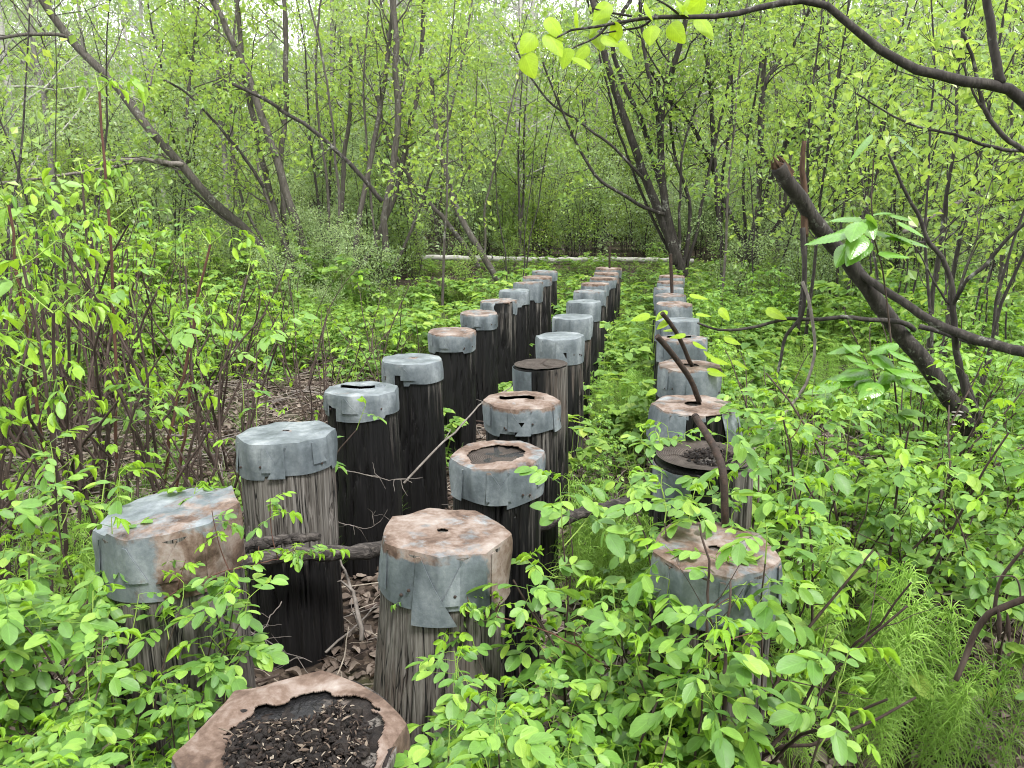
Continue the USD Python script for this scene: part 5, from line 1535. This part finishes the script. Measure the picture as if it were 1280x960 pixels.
dl = [deadleaf(np.random.default_rng(840 + k)) for k in range(7)]
N = 24000
y = np.sqrt(gc.uniform(2.0 ** 2, 9.5 ** 2, N)); x = y * gc.uniform(-.74, .74, N)
s = gc.uniform(.028, .075, N)
instancer('/World/fallen_leaves', dl, ['dead_leaf'] * 7, np.stack([x, y, ground(x, y) + .004 + gc.uniform(0, .022, N)], -1), qz(gc.uniform(0, 6.28, N), gc.normal(0, .38, N), gc.uniform(0, 6.28, N)), s, gc.integers(0, 7, N),
          'brown and grey curled dead leaves littering the ground', 'dead leaves')
stk = []
for k in range(5):
    rng = np.random.default_rng(860 + k)
    P = smooth_path(np.array([[-.5, 0, 0], [-.1, rng.normal(0, .05), .02], [.5, rng.normal(0, .06), 0]]), 8, rng, .01)
    stk.append(tubes(P, np.linspace(.010, .004, 8), 5))
straw = []
for k in range(5):
    rng = np.random.default_rng(880 + k)
    P = smooth_path(np.array([[-.5, 0, 0], [-.15, rng.normal(0, .07), .05], [.2, rng.normal(0, .07), .03], [.5, rng.normal(0, .1), 0]]), 8, rng, .008)
    straw.append(tubes(P, np.linspace(.011, .006, 8), 4))
N = 5200
y = np.sqrt(gc.uniform(2.2 ** 2, 9.0 ** 2, N)); x = y * gc.uniform(-.72, .72, N)
k = np.array([free(a, b, .2) for a, b in zip(x, y)]); x, y = x[k], y[k]
instancer('/World/straw_litter', straw, ['dry_straw', 'dead_twig', 'dry_straw', 'cane_bark', 'dry_straw'], np.stack([x, y, ground(x, y) + gc.uniform(.01, .06, len(x))], -1), qz(gc.uniform(0, 6.28, len(x)), gc.normal(0, .22, len(x)), gc.uniform(0, 6.28, len(x))), gc.uniform(.07, .32, len(x)), gc.integers(0, 5, len(x)),
          'pale dry stalks and straw tangled in the leaf litter', 'dry stalks')
N = 900
y = np.sqrt(gc.uniform(2.2 ** 2, 9.5 ** 2, N)); x = y * gc.uniform(-.72, .72, N)
k = np.array([free(a, b, .25) for a, b in zip(x, y)]); x, y = x[k], y[k]
instancer('/World/stick_litter', stk, ['dead_twig', 'cane_bark', 'dead_twig', 'dead_twig', 'cane_bark'], np.stack([x, y, ground(x, y) + gc.uniform(.01, .05, len(x))], -1), qz(gc.uniform(0, 6.28, len(x)), gc.normal(0, .12, len(x)), gc.uniform(0, 6.28, len(x))), gc.uniform(.2, .95, len(x)), gc.integers(0, 5, len(x)),
          'thin dead sticks strewn over the litter', 'sticks')

# ------------------------------------------------------------------ the wood behind
def wild_tree(rng, H, r, stems=1, lowest=.2, boughs=22, blen=1.3, per=8, sub=4, size=.06, lean=.1, k=12):
    tr, cw, br = [], [], []
    for s in range(stems):
        az = rng.uniform(0, 2 * PI)
        ln = rng.uniform(.2, 1) * lean * H
        b = np.array([.12 * math.cos(az), .12 * math.sin(az), -.1]) * (stems > 1) + [0, 0, -.1]
        hh = H * rng.uniform(.75, 1.0)
        P = smooth_path(np.array([b, b + [ln * .3 * math.cos(az), ln * .3 * math.sin(az), hh * .45], b + [ln * math.cos(az), ln * math.sin(az), hh]]), k, rng, .012 * H ** .5)
        R = r * rng.uniform(.7, 1.05) * np.linspace(1, .18, k) ** .9
        tr.append(tubes(P, R, 7))
        nb = max(3, boughs // stems)
        Q, RQ, L = branchlets(rng, P, R, nb, lowest, blen * rng.uniform(.8, 1.2), k=5, minr=.004)
        br.append(tubes(Q, RQ, 4, False))
        for q in range(nb):
            q2, r2, _ = branchlets(rng, Q[q], RQ[q], sub, .2, blen * .5, k=3, minr=.0025)
            br.append(tubes(q2, r2, 3, False))
            cw.append(leaf_spray(rng, q2, per, size, .1, spread=.09, droop=.1))
        cw.append(leaf_spray(rng, Q, per, size, .3, spread=.09))
    return join(tr + br), join(cw)


def tree_class(seed, bark, leaf, **kw):
    def b(path):
        t, c = wild_tree(np.random.default_rng(seed), **kw)
        put('trunk', t, bark, path, True)
        put('crown', c, leaf, path)
    return b


YOUNGT = [proto(f'young_tree_kind_{k + 1}', tree_class(900 + k, 'alder_bark' if k % 2 else 'dark_bark', 'tree_leaf', H=6.5, r=.045, stems=1 + k % 3, boughs=30, blen=1.3, per=10, sub=6, size=.098, lean=.16, lowest=.12)) for k in range(6)]
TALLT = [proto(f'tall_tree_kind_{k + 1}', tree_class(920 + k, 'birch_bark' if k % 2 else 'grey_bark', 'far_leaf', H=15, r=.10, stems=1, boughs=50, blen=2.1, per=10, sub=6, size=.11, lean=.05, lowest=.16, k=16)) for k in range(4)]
BUSHT = [proto(f'tall_shrub_kind_{k + 1}', tree_class(940 + k, 'dark_bark', 'tree_leaf' if k % 2 else 'far_leaf', H=2.6, r=.014, stems=6, boughs=42, blen=.8, per=10, sub=5, size=.065, lean=.28, lowest=.1, k=8)) for k in range(5)]
wd = np.random.default_rng(95)


def scatter(n, y0, y1, gap, keepout, w=.76, power=2.0):
    out, tries = [], 0
    while len(out) < n and tries < 60000:
        tries += 1
        y = (wd.uniform(y0 ** power, y1 ** power)) ** (1 / power)
        x = wd.uniform(-w * y - .5, w * y + .5)
        if keepout(x, y) or any(abs(x - a) < gap and math.hypot(x - a, y - b) < gap for a, b in out):
            continue
        out.append((x, y))
    return out


lane = lambda x, y: y < 16.5 and abs(x - .16 * y) < 1.5 + .05 * y
COLS = [('the litter-side edge', -60), ('the tilting alder stem', 225), ('the bowed alder clump', 335), ('the upright alder', 490), ('the leaning grey pair', 585), ('the white birch', 690),
        ('the fanned alder clump', 825), ('the dark twin alder', 945), ('the broken trunk tip', 1010), ('the crooked dark sapling', 1170), ('the arching branch', 1340)]


def between(x, y):
    px = to_px([x, y, 1.75])[0]
    k = max(1, min(len(COLS) - 1, sum(px > c for _, c in COLS)))
    a, b = COLS[k - 1], COLS[k]
    return 'behind ' + (a[0] if px - a[1] < b[1] - px else b[0])


def deep(y):
    return ('at the near edge' if y < 13 else 'just inside' if y < 17 else 'some way in' if y < 22 else 'farther in' if y < 28 else 'deep in' if y < 36 else 'very deep in')


STEMS = ['single-stemmed', 'twin-stemmed', 'three-stemmed']
# leafy young trees nearer than the alders, on both sides of the posts
UNDER = [proto(f'understory_kind_{k + 1}', tree_class(980 + k, 'dark_bark' if k % 2 else 'alder_bark', 'tree_leaf', H=5.0, r=.026, stems=1 + k % 2, boughs=20, blen=1.15, per=8, sub=5, size=.09, lean=.2, lowest=.3)) for k in range(4)]
US = [(-7.4, 10.2), (-6.4, 8.4), (-1.0, 10.9), (3.6, 6.6), (4.9, 7.6), (3.3, 8.6), (6.0, 8.8), (4.2, 10.2), (2.9, 10.6), (6.8, 10.8), (5.3, 6.4), (-4.6, 5.6)]
for k, (x, y) in enumerate(US):
    copy(UNDER[k % 4], 'understory_tree', (x, y, float(ground(x, y))), wd.uniform(0, 6.28), wd.uniform(.8, 1.15), where(x, y, STEMS[k % 4 % 2] + (' dark' if k % 2 else ' grey') + ' thin-trunked leafy tree'), 'tree', 'thin leafy trees in front of the alders')
for k, (x, y) in enumerate(scatter(160, 11.5, 42, 1.05, lambda x, y: lane(x, y) or (y < 13.2 and x < -1.2))):
    copy(YOUNGT[k % 6], 'young_tree', (x, y, float(ground(x, y))), wd.uniform(0, 6.28), wd.uniform(.7, 1.25), f"slim {STEMS[k % 6 % 3]} {'grey' if k % 6 % 2 else 'dark'} tree {deep(y)} the thicket {between(x, y)}", 'tree', 'young trees of the thicket')
for k, (x, y) in enumerate(scatter(95, 15, 55, 1.5, lane)):
    sc_ = wd.uniform(.75, 1.2)
    copy(TALLT[k % 4], 'tall_tree', (x, y, float(ground(x, y))), wd.uniform(0, 6.28), sc_, f"{'taller' if sc_ > 1 else 'lower'} {'white-barked' if k % 2 else 'grey-barked'} tree {deep(y)} the wood {between(x, y)}", 'tree', 'tall pale trees deep in the wood')
for k, (x, y) in enumerate([(.17 * yy + xx, yy) for xx, yy in [(-4, 17.6), (-2.6, 18.2), (-1.2, 17.5), (.1, 18.4), (1.3, 17.7), (2.6, 18.5), (-3.4, 19.6), (-1.9, 20.3), (-.5, 19.7), (.9, 20.5), (2.2, 20), (3.6, 19), (-2.8, 22), (0, 22.2), (1.7, 22.4), (3.4, 21.8), (-1.3, 23), (4.6, 20.4)]] + scatter(165, 9.5, 36, .75, lambda x, y: lane(x, y) or (x < -.3 and y < 12.9))):
    sc_ = (wd.uniform(.7, 1.35) if y > 13 else wd.uniform(.35, .75)) if k > 17 else wd.uniform(.8, 1.15)
    copy(BUSHT[k % 5], 'tall_shrub', (x, y, float(ground(x, y))), wd.uniform(0, 6.28), sc_, f"{'big' if sc_ > .85 else 'middling' if sc_ > .6 else 'small'} {'lime-green' if k % 5 % 2 else 'pale green'} shrub {deep(y)} the thicket {between(x, y)}", 'shrub', 'shrubs of the thicket')

for k, (x, y) in enumerate(scatter(64, 10.6, 18.2, .55, lambda x, y: (y < 15.6 and abs(x - .125 * y) < 1.25 + .03 * y) or (15.3 < y < 16.9))):
    sc_ = wd.uniform(.32, .62) if y < 16 else wd.uniform(.5, .85)
    copy(BUSHT[k % 5], 'low_shrub', (x, y, float(ground(x, y))), wd.uniform(0, 6.28), sc_, f"{'knee-high' if sc_ < .45 else 'waist-high'} {'lime-green' if k % 5 % 2 else 'pale green'} shrub " + where(x, y, '').strip(), 'shrub', 'low shrubs round the feet of the trees')

# slim dark saplings, nearly bare below, standing in the herbs
SAPS = [proto(f'sapling_kind_{k + 1}', tree_class(990 + k, 'dark_bark' if k % 3 else 'alder_bark', 'tree_leaf', H=3.6 + .4 * k, r=.014 + .003 * (k % 2), stems=1 + k % 3, boughs=8 + 2 * k, blen=.75, per=5, sub=3, size=.085, lean=.22, lowest=.3)) for k in range(5)]
SN = ['grey bending', 'dark twin', 'dark three-stemmed', 'grey slender', 'dark twin-stemmed tall']
for k, (x, y) in enumerate(scatter(46, 5.2, 12.5, .5, lambda x, y: (x < 0 and (y > 8.0 or x > -.52 * y)) or (-.34 * y - .2 < x < .42 * y + .5) and not (y > 10.6 and abs(x - .14 * y) > 1.6), w=.74)):
    copy(SAPS[k % 5], 'thin_sapling', (x, y, float(ground(x, y))), wd.uniform(0, 6.28), wd.uniform(.75, 1.2), where(x, y, SN[k % 5] + ' sapling'), 'sapling', 'slim saplings in the herbs')

# the wood goes on as one mass
far = []
for k in range(3):
    t, c = wild_tree(np.random.default_rng(970 + k), H=13, r=.10, stems=1 + k % 2, boughs=40, blen=2.2, per=9, sub=6, size=.19, lean=.07, lowest=.06, k=10)
    far.append([c, t])
N = 760
y = np.sqrt(wd.uniform(34 ** 2, 95 ** 2, N)); x = y * wd.uniform(-.85, .85, N)
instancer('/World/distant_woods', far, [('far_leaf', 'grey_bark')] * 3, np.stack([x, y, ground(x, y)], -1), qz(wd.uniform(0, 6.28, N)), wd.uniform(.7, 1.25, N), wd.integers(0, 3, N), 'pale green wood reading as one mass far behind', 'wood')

# the same wood closes round the viewer
N = 46
a = wd.uniform(PI * 1.0, PI * 2.0, N); r = wd.uniform(4.5, 16, N)
x, y = r * np.cos(a), r * np.sin(a) + 1.0
instancer('/World/surrounding_woods', far, [('tree_leaf', 'grey_bark')] * 3, np.stack([x, y, ground(x, y)], -1), qz(wd.uniform(0, 6.28, N)), wd.uniform(.5, .9, N), wd.integers(0, 3, N), 'leafy wood closing round the standpoint behind the posts', 'wood')

# two or three things of one wording are told apart by their distance
_by = {}
for p in stage.GetPrimAtPath('/World').GetChildren():
    lab = p.GetCustomDataByKey('label')
    if lab and p.GetCustomDataByKey('group'):
        _by.setdefault(lab, []).append(p)
for lab, ps in _by.items():
    if 2 <= len(ps) <= 12 and len(lab.split()) <= 14:
        ps.sort(key=lambda p: p.GetAttribute('xformOp:translate').Get()[1])
        for p, w_ in zip(ps, ('nearer', 'farther') if len(ps) == 2 else ('nearest', 'second', 'third', 'fourth', 'fifth', 'sixth', 'seventh', 'eighth', 'ninth', 'tenth', 'eleventh', 'twelfth')):
            p.SetCustomDataByKey('label', f'{lab}, {w_} ' + ('one' if w_[-1] in 'rt' else 'nearest'))
